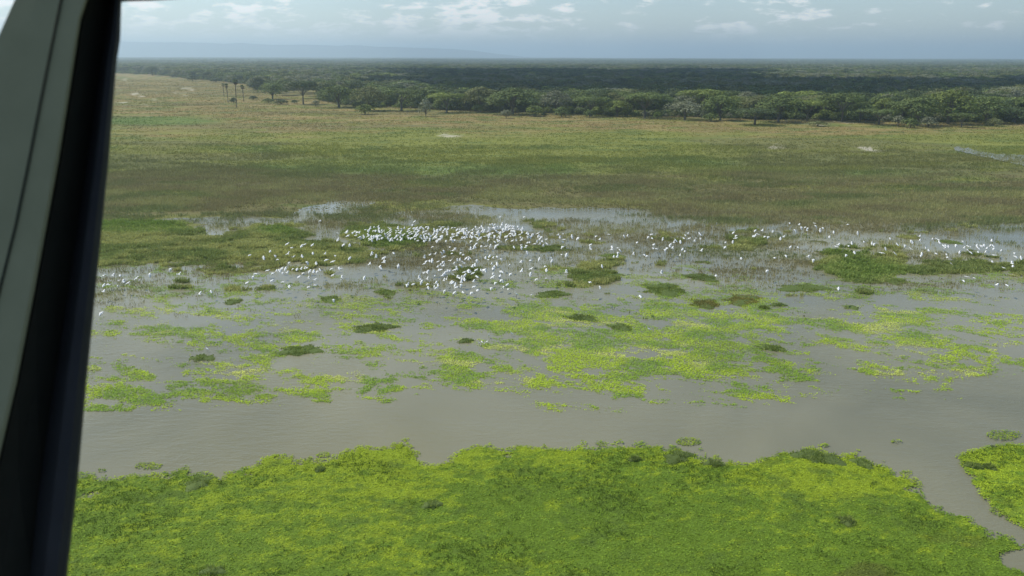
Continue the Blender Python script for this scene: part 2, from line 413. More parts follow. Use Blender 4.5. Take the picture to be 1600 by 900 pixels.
# base sheet
gx = np.arange(-85, 95, .35); gy = np.arange(44, 100, .35)
def sheet(name, gx, gy, keep_fn, h_fn, col_fn, mat):
    GX, GY = np.meshgrid(gx, gy, indexing='ij')
    GX = GX + (_hash(GX * 9.7, GY * 7.3, 5) - .5) * .3; GY = GY + (_hash(GX * 5.1, GY * 3.3, 6) - .5) * .3
    u, v = proj(GX, GY)
    keep = keep_fn(GX, GY, u, v)
    ids = np.arange(GX.size).reshape(GX.shape)
    f = np.stack([ids[:-1, :-1], ids[1:, :-1], ids[1:, 1:], ids[:-1, 1:]], -1).reshape(-1, 4)
    kq = (keep[:-1, :-1] & keep[1:, :-1] & keep[1:, 1:] & keep[:-1, 1:]).ravel(); f = f[kq]
    used, inv = np.unique(f, return_inverse=True)
    P = np.stack([GX, GY, h_fn(GX, GY)], -1).reshape(-1, 3)[used]
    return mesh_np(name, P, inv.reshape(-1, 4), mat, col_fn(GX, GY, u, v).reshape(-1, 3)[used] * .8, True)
def join_mesh(name, parts, mat):
    """one mesh object out of several meshes (a mat's sheet and its leaves)"""
    import bmesh
    bm = bmesh.new()
    for p in parts: bm.from_mesh(p)
    me = bpy.data.meshes.new(name); bm.to_mesh(me); bm.free(); me.materials.append(mat)
    for p in parts: bpy.data.meshes.remove(p)
    return me

x, y = world_rand(620000, -80, 88, 46, 98, 101); u, v = proj(x, y); ma, mb, mc = fore_mask(x, y, u, v)
hgt = fore_h(x, y)
for nm, msk, lab, sh in (('weed_mat', (ma > 0) & ~((mb > 0) & (u > 1480) & (v < 840)), 'large bright green mat of water weed filling the bottom of the photo', True),
                     ('weed_mat', (mb > 0), 'bright weed mat at the right edge beyond the narrow water channel', True),
                     ('weed_scraps', (mc > 0) & (ma <= 0) & (mb <= 0), 'small drifting weed scraps in the open channel', False)):
    P = np.stack([x, y, hgt + rng.uniform(0, .05, len(x))], -1)[msk]
    c = fore_col(x, y, u, v)[msk]
    l = leaves('lv', P, np.full(len(P), .17), c, MAT_WEED, .24, 7)
    parts = [l]
    if sh:
        which = 0 if 'large' in lab else 1
        kf = lambda X_, Y_, u_, v_: fore_mask(X_, Y_, u_, v_)[which] > .25
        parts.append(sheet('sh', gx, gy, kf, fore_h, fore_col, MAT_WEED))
    tag(obj(nm, join_mesh(nm, parts, MAT_WEED)), lab, None, None, 'stuff')

# fine grass growing through the foreground mat
x, y = world_rand(60000, -78, 86, 48, 92, 103); u, v = proj(x, y); ma, mb, mc = fore_mask(x, y, u, v)
n = fbm(x, y, 4.5, 4, 81)
k = ((ma > .8) | (mb > .8)) & (n + rng.normal(0, .05, len(x)) > .57)
P = np.stack([x, y, fore_h(x, y)], -1)[k]
c = lerp(np.broadcast_to((0.13, 0.20, 0.036), P.shape), (0.20, 0.28, 0.045), rng.uniform(0, 1, len(P)))
me = tufts('marsh_grass', P, rng.uniform(.08, .24, len(P)), rng.uniform(.12, .3, len(P)), c, MAT_GRASS, 7, .05, .7, 5)
tag(obj('marsh_grass', me), 'short grass growing through the near weed mat', None, None, 'stuff')

# ---- mid distance weed ----------------------------------------------------
MID_R = [(730, 1240, 474, 596, .66), (776, 888, 471, 504, 1), (714, 871, 504, 541, .72), (812, 858, 540, 558, 1), (859, 929, 553, 582, .95), (673, 743, 565, 607, .92), (690, 805, 549, 566, .66),
         (990, 1077, 473, 504, .9), (929, 982, 487, 508, .7), (880, 990, 500, 530, .58), (930, 1060, 516, 549, .66), (1010, 1218, 524, 596, .84), (1176, 1267, 557, 596, .84), (900, 990, 574, 604, .6),
         (1220, 1600, 470, 560, .42), (1300, 1500, 500, 590, .42), (1500, 1750, 500, 545, .48), (1050, 1300, 465, 520, .62), (840, 905, 425, 470, .75), (985, 1085, 425, 476, .72), (1050, 1250, 440, 480, .5), (780, 990, 560, 612, .52),
         (1240, 1640, 436, 475, .38), (1340, 1400, 560, 588, .55)]
MID_L = [(319, 441, 592, 626, 1), (441, 537, 577, 620, .76), (275, 441, 555, 594, .76), (179, 231, 581, 599, .74), (144, 280, 600, 628, .78), (135, 183, 627, 641, .85), (196, 292, 500, 537, .62),
         (275, 485, 488, 572, .62), (480, 625, 459, 524, .62), (500, 640, 520, 600, .50), (552, 578, 604, 614, .8), (120, 200, 480, 620, .5), (150, 480, 430, 500, .52), (40, 140, 560, 640, .6), (380, 500, 520, 545, .6)]
def mid_mask(x, y, u, v, lst, sub=.52):
    b_ = blobs(u + (fbm(x, y, 9, 4, 93, .65) - .5) * 90, v + (fbm(x, y, 9, 4, 94, .65) - .5) * 26, lst, True)
    xr = x * .94 - y * .34; yr = x * .34 + y * .94
    n = fbm(xr, yr * 1.5, 7, 6, 91, .78)
    return (b_ - sub) * 1.1 + (n - .5) * 3.4 - .02 + (fbm(xr, yr * 1.6, 1.9, 3, 92, .7) - .5) * 1.3 - (b_ < .02) * 2
def mid_col(x, y, u, v):
    n = fbm(x, y * 1.5, 6, 4, 96, .6)
    c = lerp(np.broadcast_to(MIDG * 1.05, x.shape + (3,)), BRIGHT, sstep(.34, .66, n))
    c = lerp(c, PALE, np.clip(blobs(u, v, [(812, 858, 542, 558, 1), (340, 400, 570, 606, .7), (275, 330, 555, 572, .8), (1080, 1120, 560, 575, .6), (560, 620, 512, 520, .7)]) * sstep(.45, .6, fbm(x, y * 1.4, 3, 3, 97)), 0, 1))
    c = lerp(c, PALE, sstep(.60, .72, fbm(x, y * 2, 7, 4, 98)) * .6 * (v < 600))
    c = lerp(c, MIDG * .9, blobs(u, v, [(330, 430, 597, 624, 1), (1100, 1240, 520, 585, .6)]) * .8)
    c = lerp(c, MIDG * .8, sstep(495, 440, v) * .6)
    return c
for lst, lab, sd, ul in ((MID_L, 'patchy yellow green weed floating left of the curved channel', 111, (-500, 655)), (MID_R, 'broken yellow green weed floating right of the curved channel', 112, (655, 2100))):
    x, y = fan_rand(1250000, 92, 165, sd, power=1.6); u, v = proj(x, y)
    mk = mid_mask(x, y, u, v, lst, .60 if lst is MID_L else .43)
    mk = mk + rng.normal(0, .15, len(x)); keep = (mk > .05) & (u > ul[0]) & (u < ul[1])
    x, y, u, v, mk = x[keep], y[keep], u[keep], v[keep], mk[keep]
    P = np.stack([x, y, .02 + .10 * np.clip(mk * 3, 0, 1) * rng.uniform(0, 1, len(x))], -1)
    me = leaves('floating_weed', P, np.full(len(P), .16), mid_col(x, y, u, v) * 1.35, MAT_WEED, .28, sd)
    tag(obj('floating_weed', me), lab, None, None, 'stuff')

# ---- marsh grass on the islands and shallows ------------------------------
x, y = fan_rand(360000, 118, 262, 121, power=1.4); u, v = proj(x, y)
isl = blobs(u + (fbm(x, y, 12, 4, 43, .65) - .5) * 70, v + (fbm(x, y, 12, 4, 44, .65) - .5) * 22, ISLANDS)
n = fbm(x, y * 1.4, 9, 4, 131, .6)
dens = np.where(isl > .3, isl * 1.1, 0) + (n - .5) * 1.6
dens += np.interp(v, [335, 350, 470, 500], [-.4, -.02, -.12, -.6])
keep = dens > .26
x, y, u, v, isl = x[keep], y[keep], u[keep], v[keep], isl[keep]
P = np.stack([x, y, np.maximum(elevation(x, y, u, v), 0) - .02], -1)
nn = fbm(x, y * 1.3, 7, 4, 133)
c = lerp(np.broadcast_to((0.25, 0.30, 0.09), P.shape), (0.44, 0.45, 0.16), sstep(.35, .65, nn))
c = lerp(c, (0.23, 0.34, 0.065), blobs(u, v, [(100, 300, 346, 366, 1), (400, 460, 354, 370, 1), (1280, 1420, 405, 438, .8), (560, 650, 360, 386, 1), (1285, 1350, 388, 400, 1)]) * .7)
me = tufts('marsh_grass', P, rng.uniform(.15, .45, len(P)) + .55 * sstep(.5, .62, fbm(x, y * 1.4, 3.2, 3, 135, .6)), rng.uniform(.2, .5, len(P)), c, MAT_GRASS, 7, .12, .8, 12)
tag(obj('marsh_grass', me), 'green marsh grass growing on low islands amid the flooded reeds', None, None, 'stuff')

# ---- brown reeds: dense band, thinning into the water ---------------------
x, y = fan_rand(360000, 128, 400, 141, power=1.2); u, v = proj(x, y)
n = fbm(x, y * 1.6, 14, 5, 151, .62)
dens = np.interp(v, [215, 255, 305, 335, 352, 385, 440, 470], [-.50, -.12, .24, .26, .14, -.02, -.15, -.6]) + (n - .5) * 1.5 + (fbm(x, y * 2.4, 90, 3, 158) - .5) * 1.2
dens -= blobs(u, v, POOLS) * .22 + blobs(u, v, ISLANDS) * .5
dens += blobs(u, v, [(600, 720, 388, 440, .25), (640, 760, 335, 352, .2), (1000, 1280, 360, 400, .14), (180, 260, 425, 445, .05), (760, 900, 420, 460, .2), (340, 420, 470, 490, .1)])
keep = (dens + rng.normal(0, 1, len(x)) * np.interp(v, [215, 300, 340, 345], [.40, .16, .12, .26])) > np.where(v > 350, .26, .05)
x, y, u, v = x[keep], y[keep], u[keep], v[keep]
P = np.stack([x, y, np.maximum(elevation(x, y, u, v), 0) - .02], -1)
nn = fbm(x, y * 2.0, 20, 4, 153)
c = lerp(np.broadcast_to((0.37, 0.335, 0.165), P.shape), (0.45, 0.44, 0.19), sstep(.4, .65, nn))
c = lerp(c, (0.25, 0.30, 0.11), sstep(.50, .68, fbm(x, y * 2, 25, 3, 157)) * .8)
c = lerp(c, meadow_colour(x, y, u, v) * 1.9, sstep(310, 245, v) * .85)
me = tufts('reeds', P, rng.uniform(.5, 1.15, len(P)) * np.interp(v, [340, 375, 430], [1, .62, .5]), rng.uniform(.3, .9, len(P)), c, MAT_REED, 6, .075, .55, 13)
tag(obj('reeds', me), 'brown reeds standing in shallow water', None, None, 'stuff')

# ---- meadow grass ---------------------------------------------------------
x, y = fan_rand(230000, 225, 1500, 161, power=1.5, off=30); u, v = proj(x, y)
keep = (v > edge_v(u) - 2) & (v < 330) & (blobs(u, v, SAND) < .5) & ((np.minimum(v - np.interp(u, [1480, 1490, 1512, 1535, 1565, 1600, 1660], [999, 229, 231, 236, 239, 242, 248]), np.interp(u, [1480, 1492, 1515, 1538, 1566, 1600, 1660], [0, 237, 240, 245, 252, 260, 272]) - v)) < 0)
keep &= fbm(x, y * 2, 26, 4, 163) + rng.normal(0, .08, len(x)) > .40
x, y, u, v = x[keep], y[keep], u[keep], v[keep]
P = np.stack([x, y, np.full(len(x), .2)], -1)
c = meadow_colour(x, y, u, v) * 1.6
sc_ = (y / 300) ** .6
me = tufts('meadow_grass', P, rng.uniform(.18, .5, len(P)) * np.clip(sc_, 1, 1.5), rng.uniform(.4, .9, len(P)) * sc_, c, MAT_GRASS, 4, .22 * sc_, .9, 14, .12)
tag(obj('meadow_grass', me), 'yellow green and tan meadow grass in broad bands', None, None, 'stuff')

# ------------------------------------------------------------------ tussocks: dark clumps one can point at
TUSS = [(552, 620, 503, 518, 'dark sedge tussock alone in the left water below the flock', .9), (436, 498, 535, 556, 'dark spreading tussock on the upper edge of the left weed', .8),
        (300, 334, 552, 564, 'small dark tussock on pale weed left of the spreading one', .8), (585, 620, 442, 466, 'square green tussock left of the central channel', .9),
        (497, 535, 456, 474, 'flat green tussock with a white bird beside it', .7), (350, 380, 464, 476, 'small flat tussock in the pale left shallows', .6),
        (892, 972, 410, 446, 'broad green tussock at the top of the diagonal weed strip', 1), (838, 888, 446, 468, 'tussock on the diagonal strip below the flock', .9),
        (820, 885, 378, 394, 'low dark tussock inside the flock', .8), (885, 932, 484, 504, 'dark tussock amid the bright right weed', .8),
        (950, 990, 504, 516, 'thin dark tussock line on the right weed', .7), (1075, 1128, 458, 484, 'brownish green tussock right of the yellow weed patch', .9),
        (1130, 1192, 456, 476, 'wide tussock in open water right of the brownish one', .8), (1188, 1202, 470, 488, 'narrow upright dark tussock in open water', 1.0),
        (1206, 1228, 469, 481, 'small tussock just right of the narrow upright one', .7), (1186, 1224, 534, 550, 'dark tussock on the right tip of the green weed', .9),
        (1068, 1122, 422, 440, 'flat green tussock above the wide open water', .7), (1000, 1076, 432, 464, 'large mixed tussock beside bright yellow weed', .8),
        (1380, 1420, 428, 446, 'tussock under the large right island', .7), (716, 740, 524, 538, 'small dark tussock among pale left weed of the right mats', .7),
        (1220, 1290, 440, 456, 'long low tussock in the right shallows', .6), (940, 975, 392, 404, 'dark low tussock under the flock right of centre', .7),
        (1470, 1500, 372, 382, 'low tussock among the right hand birds', .6), (1318, 1342, 474, 484, 'tiny tussock in the blue right water', .5),
        (286, 334, 740, 764, 'dark grassy tussock on the near bank left of the bay', 1.0), (1034, 1084, 700, 724, 'long dark tussock on the near mat beside the channel', .9),
        (982, 1002, 708, 726, 'small dark tussock left of the long one on the near mat', .9), (1100, 1130, 716, 732, 'small dark tussock right of the long one on the near mat', .9),
        (1244, 1314, 698, 726, 'widest dark tussock at the near mat edge', 1.0), (1330, 1364, 714, 732, 'dark tussock right of the widest one', .9),
        (1308, 1338, 804, 824, 'lone dark round tussock in the green near mat', 1.0), (492, 508, 728, 740, 'dark dot tussock on the upper left near mat', .8),
        (660, 690, 780, 796, 'dark tussock in the middle of the near mat', .8), (316, 350, 880, 902, 'dark weedy tussock at the bottom edge', .8),
        (1508, 1532, 718, 736, 'left dark tussock on the right edge mat', .9), (1536, 1556, 722, 738, 'right dark tussock on the right edge mat', .9)]
for i, (u0, u1, v0, v1, lab, hs) in enumerate(TUSS):
    c0 = at((u0 + u1) / 2, v1 - (v1 - v0) * .35); pxm = np.linalg.norm(c0 - [0, 0, H]) / FPX
    rx = (u1 - u0) / 2 * pxm; depth = c0[1] - at((u0 + u1) / 2, v1)[1]; ry = max(rx * .35, min(depth * 1.4, rx * .9))
    n = int(np.clip(rx * ry * 26, 50, 1500))
    g = np.random.default_rng(300 + i)
    a = g.uniform(0, 2 * np.pi, n); r_ = np.sqrt(g.uniform(0, 1, n)) * (1 + .30 * np.sin(a * 2 + i) + .22 * np.sin(a * 5 + i * 2) + .18 * np.sin(a * 9 + i * 3)) * .85
    P = np.stack([np.cos(a) * r_ * rx, np.sin(a) * r_ * ry, np.full(n, -.02)], -1)
    hh = (.30 + .5 * (1 - r_.clip(0, 1))) * hs * g.uniform(.6, 1.2, n) * .85
    near = v0 > 600
    cc = lerp(np.broadcast_to((0.18, 0.25, 0.060), P.shape), (0.33, 0.39, 0.10), g.uniform(0, 1, n))
    if 'brownish' in lab: cc = cc * np.array([1.3, .95, 1.1])
    me = tufts('tussock', P, hh, np.full(n, .22 if near else .35), cc, MAT_GRASS, 8, .055 if near else .10, .7, 400 + i)
    na_, nr_ = 26, 5
    ang = np.arange(na_) * 2 * np.pi / na_; mv = [(0, 0, .22)]
    for j in range(1, nr_ + 1):
        q_ = j / nr_; rad_ = (1 + .30 * np.sin(ang * 2 + i) + .22 * np.sin(ang * 5 + i * 2)) * .95 * q_
        for t_, a_ in zip(rad_, ang): mv.append((math.cos(a_) * t_ * rx, math.sin(a_) * t_ * ry, .22 * (1 - q_ * q_) - .12 * (j == nr_) + g.uniform(-.02, .02)))
    mf3 = np.array([[0, 1 + k_, 1 + (k_ + 1) % na_] for k_ in range(na_)])
    mf4 = np.array([[1 + (j - 1) * na_ + k_, 1 + j * na_ + k_, 1 + j * na_ + (k_ + 1) % na_, 1 + (j - 1) * na_ + (k_ + 1) % na_] for j in range(1, nr_) for k_ in range(na_)])
    mound = mesh_np('mound', mv, [mf3, mf4], MAT_GRASS, np.tile([(0.13, 0.18, 0.05)], (len(mv), 1)), True)
    me = join_mesh('tussock', [me, mound], MAT_GRASS)
    o = obj('tussock', me); o.location = (c0[0], c0[1], .1 if near else .02)
    tag(o, lab, 'tussock', 'dark tussocks standing in the wetland')

# ------------------------------------------------------------------ trees
def tube_np(p0, p1, r0, r1, n=6):
    p0 = np.array(p0, float); p1 = np.array(p1, float); d = p1 - p0; d /= np.linalg.norm(d)
    a = np.cross(d, [0.3, 1, .2]); a /= np.linalg.norm(a); b_ = np.cross(d, a)
    th = np.arange(n) * 2 * np.pi / n
    ring = np.cos(th)[:, None] * a + np.sin(th)[:, None] * b_
    v = np.concatenate([p0 + ring * r0, p1 + ring * r1])
    f = np.array([[i, (i + 1) % n, n + (i + 1) % n, n + i] for i in range(n)])
    return v, f
def tubes_mesh(name, segs, mat, n=6):
    vs, fs, o_ = [], [], 0
    for s in segs:
        v, f = tube_np(*s, n=n); vs.append(v); fs.append(f + o_); o_ += len(v)
    return mesh_np(name, np.concatenate(vs), np.concatenate(fs), mat, None, True)

LEAFC = dict(green=(0.128, 0.172, 0.052), bright=(0.200, 0.250, 0.058), dark=(0.070, 0.100, 0.040), grey=(0.205, 0.218, 0.142), olive=(0.172, 0.186, 0.072))
def crown_np(kind, seed, nleaf, hue):
    """unit tree: total height 1, crown half-width W; returns points, normals, colours"""
    g = np.random.default_rng(seed)
    lobes = []; inner = nleaf // 4
    if kind == 'umbrella':
        cz, rz, ph, nl_ = .58, .34, .12, 15
        for i in range(nl_):
            a = 2.4 * i + g.uniform(-.4, .4); r_ = math.sqrt((i + .5) / nl_) * .72
            lobes.append((math.cos(a) * r_, math.sin(a) * r_, cz + rz * math.sqrt(max(0, 1 - r_ * r_)) * .72, g.uniform(.24, .34), g.uniform(.12, .18)))
    elif kind == 'round':
        cz, rz, nl_ = .44, .48, 20
        for i in range(nl_):
            a = 2.4 * i + g.uniform(-.4, .4); t_ = (i + .5) / nl_; th = t_ * 1.9
            lobes.append((math.cos(a) * math.sin(th) * .68, math.sin(a) * math.sin(th) * .68, cz + rz * .72 * math.cos(th) * g.uniform(.9, 1.08), g.uniform(.28, .40), g.uniform(.15, .21)))
    else:
        cz, rz, nl_ = .30, .60, 12
        for i in range(nl_):
            a = 2.4 * i + g.uniform(-.4, .4); t_ = (i + .5) / nl_; th = t_ * 1.75
            lobes.append((math.cos(a) * math.sin(th) * .62, math.sin(a) * math.sin(th) * .62, cz + rz * .62 * math.cos(th), g.uniform(.30, .42), g.uniform(.24, .32)))
    w = np.array([l[3] ** 2 for l in lobes]); w /= w.sum()
    li = g.choice(len(lobes), nleaf, p=w); L = np.array(lobes)[li]
    d = g.normal(0, 1, (nleaf, 3)); d[:, 2] = np.where(d[:, 2] < -.35, -d[:, 2], d[:, 2]); d /= np.linalg.norm(d, axis=1)[:, None]
    rr = g.uniform(.80, 1.06, nleaf)[:, None]
    P = L[:, :3] + d * rr * np.stack([L[:, 3], L[:, 3], L[:, 4]], -1)
    nn = d / np.stack([L[:, 3], L[:, 3], L[:, 4]], -1); nn /= np.linalg.norm(nn, axis=1)[:, None]
    big = P - np.array([0, 0, cz * .8]); big[:, 2] *= 1.4; big /= np.linalg.norm(big, axis=1)[:, None] + 1e-6
    nn = nn * .75 + big * .6; nn /= np.linalg.norm(nn, axis=1)[:, None]
    lobe_k = 1 + g.normal(0, .12, len(lobes))
    base = np.array(LEAFC[hue])
    c = base * lobe_k[li][:, None]
    c = lerp(c, np.array((.17, .20, .06)), np.clip(g.normal(.08, .12, nleaf), 0, .5))
    return P, nn, c, lobes

def crown_mesh(name, kind, seed, hue, W, Ht, nleaf=2400, size=.62):
    P, nn, c, lobes = crown_np(kind, seed, nleaf, hue)
    S = np.array([W, W, Ht])
    return leaves(name, P * S, np.full(len(P), size), c, MAT_LEAF, .42, seed, .8, nn, .18), [(l[0] * W, l[1] * W, l[2] * Ht) for l in lobes]

def trunk_mesh(name, kind, lobes, Ht, seed):
    g = random.Random(seed)
    if kind == 'shrub': fork = .12 * Ht
    elif kind == 'umbrella': fork = .34 * Ht
    else: fork = .20 * Ht
    r = Ht * .028
    segs = [((0, 0, -.3), (g.uniform(-.1, .1), g.uniform(-.1, .1), fork), r * 1.25, r)]
    base = segs[0][1]
    for l in lobes[:9]:
        mid = tuple(base[i] * .45 + l[i] * .55 + g.uniform(-.3, .3) for i in range(3))
        segs.append((base, mid, r * .55, r * .33)); segs.append((mid, l, r * .33, r * .1))
    return tubes_mesh(name, segs, MAT_BARK, 5)

# prototypes, per kind and hue; W is the crown half width at unit scale 1 (metres)
PROTO = {}
def proto(kind, hue, var):
    key = (kind, hue, var)
    if key not in PROTO:
        seed = 1000 + var * 37 + sum(map(ord, kind + hue))
        W, Ht = dict(umbrella=(10.0, 13.5), round=(8.0, 13.5), shrub=(3.2, 4.6))[kind]
        nl, sz = dict(umbrella=(3000, .62), round=(2800, .66), shrub=(750, .5))[kind]
        if hue == 'grey': nl = int(nl * .62)
        cm_, lobes = crown_mesh('crown', kind, seed, hue, W, Ht, nl, sz)
        PROTO[key] = (cm_, trunk_mesh('trunk', kind, lobes, Ht, seed), W, Ht)
    return PROTO[key]

KINDNAME = dict(umbrella='umbrella_tree', round='broadleaf_tree', shrub='shrub')
def plant(kind, hue, x, y, width, height, label, group, var=None, rz=None):
    cm_, tm, W, Ht = proto(kind, hue, random.randrange(3) if var is None else var)
    r = bpy.data.objects.new(KINDNAME[kind], None); COL.objects.link(r)
    r.empty_display_size = 1; r.location = (x, y, .25); r.rotation_euler = (0, 0, random.uniform(0, 6.28) if rz is None else rz)
    r.scale = (width / 2 / (W * .86), width / 2 / (W * .86), height / Ht)
    obj('crown', cm_, r); obj('trunk', tm, r)
    tag(r, label, 'shrub' if kind == 'shrub' else 'tree', group)
    return r

G_TREES = 'trees along the front of the woodland'
G_BUSH = 'bushes along the front of the woodland'
G_BACK = 'trees standing behind the woodland front'
FRONT = [ # u0, u1, v_top, v_base, kind, hue, label
    (410, 442, 132, 155, 'round', 'green', 'round green tree right of the three palms'),
    (394, 414, 123, 144, 'round', 'dark', 'dark tree at the meadow corner above the palms'),
    (456, 492, 130, 163, 'umbrella', 'dark', 'thin flat topped tree with open stems left of the big round one'),
    (505, 554, 136, 168, 'round', 'green', 'big round tree with a forked trunk showing'),
    (555, 598, 138, 173, 'round', 'olive', 'broad olive tree behind the squat meadow bush'),
    (602, 653, 141, 173, 'umbrella', 'green', 'umbrella tree with dark stem left of the isolated stump like tree'),
    (656, 675, 156, 182, 'shrub', 'grey', 'isolated narrow grey tree standing out in the meadow'),
    (674, 722, 147, 176, 'umbrella', 'bright', 'flat topped bright green tree right of the isolated grey one'),
    (728, 773, 138, 175, 'round', 'olive', 'tall rounded olive tree behind a bright bush'),
    (770, 832, 140, 179, 'round', 'green', 'wide green tree above grey and bright bushes'),
    (850, 888, 143, 179, 'round', 'grey', 'pale grey round tree left of centre'),
    (900, 946, 152, 182, 'umbrella', 'green', 'low green umbrella tree right of the pale grey one'),
    (978, 1036, 147, 184, 'umbrella', 'green', 'broad umbrella tree with yellowish top'),
    (1044, 1096, 160, 187, 'round', 'grey', 'dense grey green dome standing at the meadow edge'),
    (1070, 1124, 143, 182, 'umbrella', 'bright', 'tallest umbrella tree with a bright yellow green top'),
    (1102, 1148, 151, 188, 'round', 'green', 'dark green round tree right of the tallest umbrella tree'),
    (1150, 1186, 146, 178, 'round', 'grey', 'bare looking grey tree behind the low hedge like one'),
    (1150, 1208, 172, 195, 'umbrella', 'dark', 'low hedge like tree with visible stems in front of the wood'),
    (1190, 1242, 151, 191, 'round', 'green', 'tall two tone green tree right of the hedge like one'),
    (1240, 1282, 160, 189, 'umbrella', 'bright', 'small umbrella tree over a dark bush'),
    (1289, 1342, 151, 190, 'umbrella', 'green', 'wide umbrella tree above the sandy patch'),
    (1326, 1360, 164, 191, 'round', 'green', 'round green tree right of the sandy patch'),
    (1350, 1396, 173, 195, 'umbrella', 'green', 'low spreading tree with a dark trunk and long shadow'),
    (1408, 1458, 157, 196, 'round', 'green', 'large green tree right of the low spreading one'),
    (1454, 1508, 149, 194, 'round', 'bright', 'tallest green tree toward the right side'),
    (1488, 1516, 180, 199, 'umbrella', 'green', 'small umbrella tree standing forward on bare ground'),
    (1518, 1562, 158, 193, 'round', 'green', 'green tree near the right edge'),
    (1560, 1612, 172, 192, 'round', 'dark', 'low dark tree cut by the right edge'),
    (946, 982, 158, 182, 'round', 'bright', 'bright leafy tree between two umbrella trees near centre'),
    (230, 246, 106, 118, 'round', 'dark', 'dark far tree over the left meadow'),
    (318, 338, 114, 124, 'round', 'dark', 'small dark far tree above the palms to the left'),
    (348, 372, 115, 127, 'round', 'green', 'small round far tree just above the palms'),
]
FRONTB = [
    (557, 584, 163, 179, 'bright', 'squat round bush standing out in the meadow'), (360, 370, 153, 162, 'dark', 'dark bush between the palm trunks'),
    (410, 428, 154, 161, 'green', 'low bush under the round tree right of the palms'), (430, 450, 156, 163, 'dark', 'flat dark bush right of the round tree'),
    (455, 466, 156, 162, 'green', 'tiny bush left of the thin flat topped tree'), (487, 500, 157, 166, 'grey', 'grey bush alone left of the big round tree'),
    (738, 758, 163, 176, 'bright', 'bright green bush under the tall olive tree'), (780, 802, 172, 185, 'grey', 'grey bush at the meadow edge left of a bright one'),
    (822, 850, 165, 182, 'bright', 'brightest green bush at the meadow edge'), (864, 890, 168, 183, 'green', 'round green bush under the pale grey tree'),
    (846, 854, 176, 182, 'dark', 'very small dark bush right of the brightest bush'), (1098, 1124, 177, 190, 'green', 'green bush left of the hedge like tree'),
    (1262, 1292, 190, 197, 'olive', 'low flat bush on the sandy patch'), (1278, 1294, 172, 188, 'bright', 'bright bush behind the sandy patch'),
    (1393, 1412, 182, 198, 'grey', 'grey bush right of the low spreading tree'), (1410, 1434, 186, 200, 'green', 'forward bush under the large green tree'),
    (1438, 1462, 184, 200, 'grey', 'forward grey bush left of the tallest right tree'), (1540, 1564, 187, 197, 'olive', 'flat olive bush near the right edge'),
    (1020, 1034, 174, 186, 'bright', 'small bright bush right of the broad umbrella tree'), (912, 930, 172, 184, 'green', 'bush under the low green umbrella tree'),
    (294, 308, 119, 127, 'dark', 'small dark bush at the far edge of the left meadow'), (330, 345, 122, 129, 'dark', 'dark bush trailing down the left meadow edge'),
    (390, 402, 150, 156, 'dark', 'small flat bush right of the third palm'), (264, 276, 114, 121, 'olive', 'far olive bush on the left meadow rim'),
]
taken = []
for (u0, u1, vt, vb, kind, hue, lab) in FRONT:
    p = at((u0 + u1) / 2, vb, .25); px = np.linalg.norm(p - [0, 0, H]) / FPX
    plant(kind, hue, p[0], p[1], (u1 - u0) * px * 1.22, (vb - vt) * px * 1.05, lab, G_TREES); taken.append((p[0], p[1], (u1 - u0) * px / 2))
for (u0, u1, vt, vb, hue, lab) in FRONTB:
    p = at((u0 + u1) / 2, vb, .25); px = np.linalg.norm(p - [0, 0, H]) / FPX
    plant('shrub', hue, p[0], p[1], (u1 - u0) * px * 1.05, (vb - vt) * px * 1.05, lab, G_BUSH); taken.append((p[0], p[1], (u1 - u0) * px / 2))

# the rest of the woodland: jittered positions behind the meadow edge
def forest_points(y0, y1, sp, seed, k=.68, off=30):
    g = np.random.default_rng(seed)
    X_, Y_ = np.meshgrid(np.arange(-(y1 * k + off), y1 * k + off, sp), np.arange(y0, y1, sp))
    X_ = (X_ + g.uniform(-.48, .48, X_.shape) * sp).ravel(); Y_ = (Y_ + g.uniform(-.48, .48, Y_.shape) * sp).ravel()
    kp = np.abs(X_) < Y_ * k + off
    X_, Y_ = X_[kp], Y_[kp]
    u_, v_ = proj(X_, Y_)
    return X_, Y_, u_, v_
HUES_ = ['green', 'olive', 'dark', 'grey', 'bright']
X_, Y_, u_, v_ = forest_points(500, 3000, 12.5, 5)
wob = (fbm(X_, Y_, 90, 3, 45) - .5) * 3
ok = v_ < edge_v(u_) - 1.2 + np.minimum(wob, 0)
ok &= ~((u_ > 385) & (u_ < 500) & (v_ > 141) & (_hash(X_ * 3, Y_ * 3, 4) > .22))          # open corner behind the palms
clear = fbm(X_, Y_, 150, 3, 46)
ok &= ~((clear > .66) & (Y_ > 900))
X_, Y_, u_, v_ = X_[ok], Y_[ok], u_[ok], v_[ok]
tk = np.array(taken)
dm = np.sqrt((X_[:, None] - tk[None, :, 0]) ** 2 + (Y_[:, None] - tk[None, :, 1]) ** 2) - tk[None, :, 2] * .75
ok = dm.min(1) > 2.5
X_, Y_, u_, v_ = X_[ok], Y_[ok], u_[ok], v_[ok]
order = np.argsort(Y_ + np.where(np.abs(u_ - 800) > 860, 5000, 0))
g = random.Random(77)
N_IND = 230
zone = fbm(X_, Y_, 130, 3, 47)
def pick(i):
    z_ = zone[i]; r_ = g.random()
    if z_ > .56: hue = 'grey' if r_ < .45 else ('olive' if r_ < .8 else 'green')
    else: hue = 'dark' if r_ < .38 else ('green' if r_ < .72 else ('olive' if r_ < .86 else ('grey' if r_ < .94 else 'bright')))
    kind = 'umbrella' if g.random() < .24 else 'round'
    return kind, hue
HUEWORD = dict(green='green', olive='olive green', dark='dark green', grey='greyish', bright='light green')
DENSITY_AT = lambda i: g.uniform(.78, 1.12)
